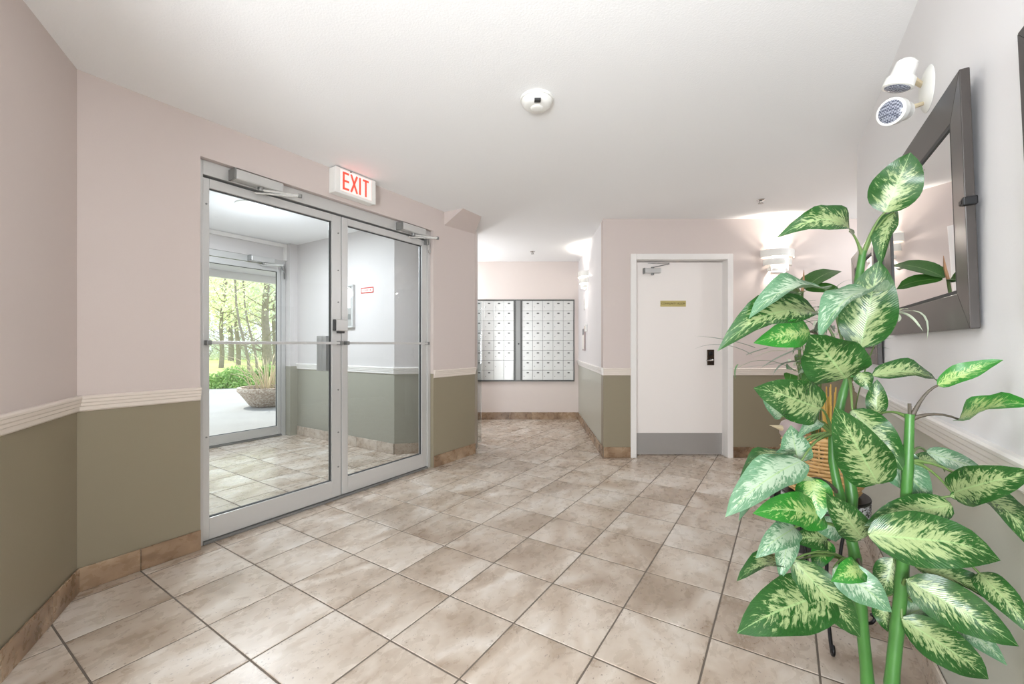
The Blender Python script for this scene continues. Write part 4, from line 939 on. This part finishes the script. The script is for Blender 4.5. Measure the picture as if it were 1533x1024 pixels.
# grassy spray and spider plant
def blade(root, p0, p1, p2, w, mat, name='blade'):
    pts = bez(p0, p1, p2, 8); m = MB(); vs = []; side = (Vector(p2) - Vector(p0)).cross(Vector((0, 0, 1)))
    side = side.normalized() if side.length > 1e-4 else Vector((1, 0, 0))
    for i, p in enumerate(pts):
        k = w / 2 * (math.sin(pi * min(1, .25 + .75 * i / 7)) ** .7 + .04); vs += [p - side * k, p + Vector((0, 0, -k * .4)), p + side * k]
    fs = []
    for i in range(7):
        for j in range(2): fs.append((i * 3 + j, i * 3 + j + 1, i * 3 + j + 4, i * 3 + j + 3))
    return m.add(vs, fs).build(name, mat, root, smooth=0)
GO = IN + Vector((-.02, .035, 0))
gp = thing('grassy_plant', GO, 0, 'spray of narrow grey green grass blades around the basket', 'plant')
for (p0, p1, p2, w, mt) in (
    ((1130, 520), (1090, 505), (1040, 503), .010, 'blade_grey'), ((1125, 530), (1080, 505), (1040, 522), .008, 'blade_grey'), ((1150, 520), (1120, 528), (1117, 532), .014, 'blade_grey'),
    ((1200, 520), (1165, 532), (1138, 552), .016, 'blade_grey'), ((1215, 545), (1170, 530), (1157, 562), .020, 'blade_grey'), ((1200, 560), (1140, 520), (1098, 556), .006, 'blade'), ((1105, 545), (1098, 552), (1101, 568), .012, 'blade'),
    ((1200, 540), (1160, 545), (1088, 552), .005, 'blade_grey'), ((1230, 540), (1290, 485), (1345, 489), .012, 'blade'), ((1235, 545), (1290, 500), (1338, 507), .014, 'blade'), ((1235, 550), (1290, 508), (1332, 522), .014, 'blade'), ((1235, 560), (1280, 525), (1318, 530), .010, 'blade'),
    ((1230, 470), (1250, 415), (1278, 419), .005, 'blade'), ((1225, 480), (1240, 460), (1275, 466), .005, 'petiole'), ((1220, 470), (1255, 435), (1268, 468), .006, 'blade'), ((1215, 540), (1255, 560), (1300, 545), .006, 'petiole')):
    d0 = 1.66; dq = 1.52 if p2[0] > 1290 else 1.66; blade(gp, at(p0[0], p0[1], d0) - GO, at(p1[0], p1[1], (d0 + dq) / 2) - GO, at(p2[0], p2[1], dq) - GO, w, M[mt])
for i in range(64):
    c0_ = at(random.uniform(1172, 1262), random.uniform(462, 560), 1.74); a = random.uniform(0, 2 * pi); L = random.uniform(.06, .15)
    e = c0_ + Vector((math.cos(a) * L, math.sin(a) * L * .7, random.uniform(-.04, .05))); mdl = (c0_ + e) / 2 + Vector((0, 0, .03))
    blade(gp, c0_ - GO, mdl - GO, e - GO, random.uniform(.007, .014), M[random.choice(('blade', 'blade', 'blade_grey', 'blade_white'))])
for i in range(12):
    e = at(random.uniform(1185, 1240), random.uniform(480, 550), 1.74) - GO
    if i < 7:
        tl = at(random.uniform(1160, 1260), random.uniform(530, 640), 1.70) - GO; leaf_mesh(tl + Vector((0, 0, .03)), tl + Vector((random.uniform(-.09, .09), -.03, random.uniform(-.05, .06))), .05, Vector((0, -.6, .8)), .1, .2, .1, 8).build('leaf', M[('rubber', 'leaf_pale')[i % 2]], gp, smooth=0)
    MB().tube(bez((random.uniform(-.03, .03), random.uniform(-.03, .03), .1), (e.x * .4, e.y, .3), e, 6), .0018, 5).build('stem', M['petiole'], gp)
SO = IN + Vector((.06, -.02, 0)); sp2 = thing('spider_plant', SO, 0, 'few pale arching ribbon leaves hanging before the mirror frame', 'plant')
s0_ = at(1340, 468, 1.38)
MB().tube(bez((0, 0, .0), tuple(at(1285, 520, 1.5) - SO), tuple(s0_ - SO), 8), .0022, 6).build('runner', M['petiole'], sp2, smooth=60)
for p1, p2, w in (((1362, 462), (1382, 496), .012), ((1365, 468), (1376, 490), .009), ((1398, 452), (1388, 508), .011), ((1352, 458), (1360, 463), .012), ((1330, 462), (1325, 475), .010), ((1350, 475), (1345, 482), .010)):
    blade(sp2, s0_ - SO, at(p1[0], p1[1], 1.33) - SO, at(p2[0], p2[1], 1.29) - SO, w, M['blade_white'])
# rounded ornament and small glass on the left side of the basket
on = thing('ornament', at(1186, 646, 1.55), 0, 'small mauve grey rounded ornament with a pale pointed beak, beside the basket', 'ornament')
hb = MB().lathe([(.0005, .046), (.018, .044), (.034, .034), (.042, .016), (.040, -.010), (.026, -.030), (.012, -.036), (.0005, -.037)], seg=24).build('body', M['mauve'], on, smooth=60)
MB().loft([[( -.036 - s_ * .05, k_[0] * (1 - s_) * .014, .012 + s_ * .012 + k_[1] * (1 - s_) * .012) for k_ in [(math.cos(q * pi / 4), math.sin(q * pi / 4)) for q in range(8)]] for s_ in (0, .5, .98)]).build('beak', M['beige'], on, smooth=60)
MB().tube([(0, 0, -.036), (.01, .02, -.06), (.03, .045, -.085)], .004, 6).build('support_wire', M['black'], on)
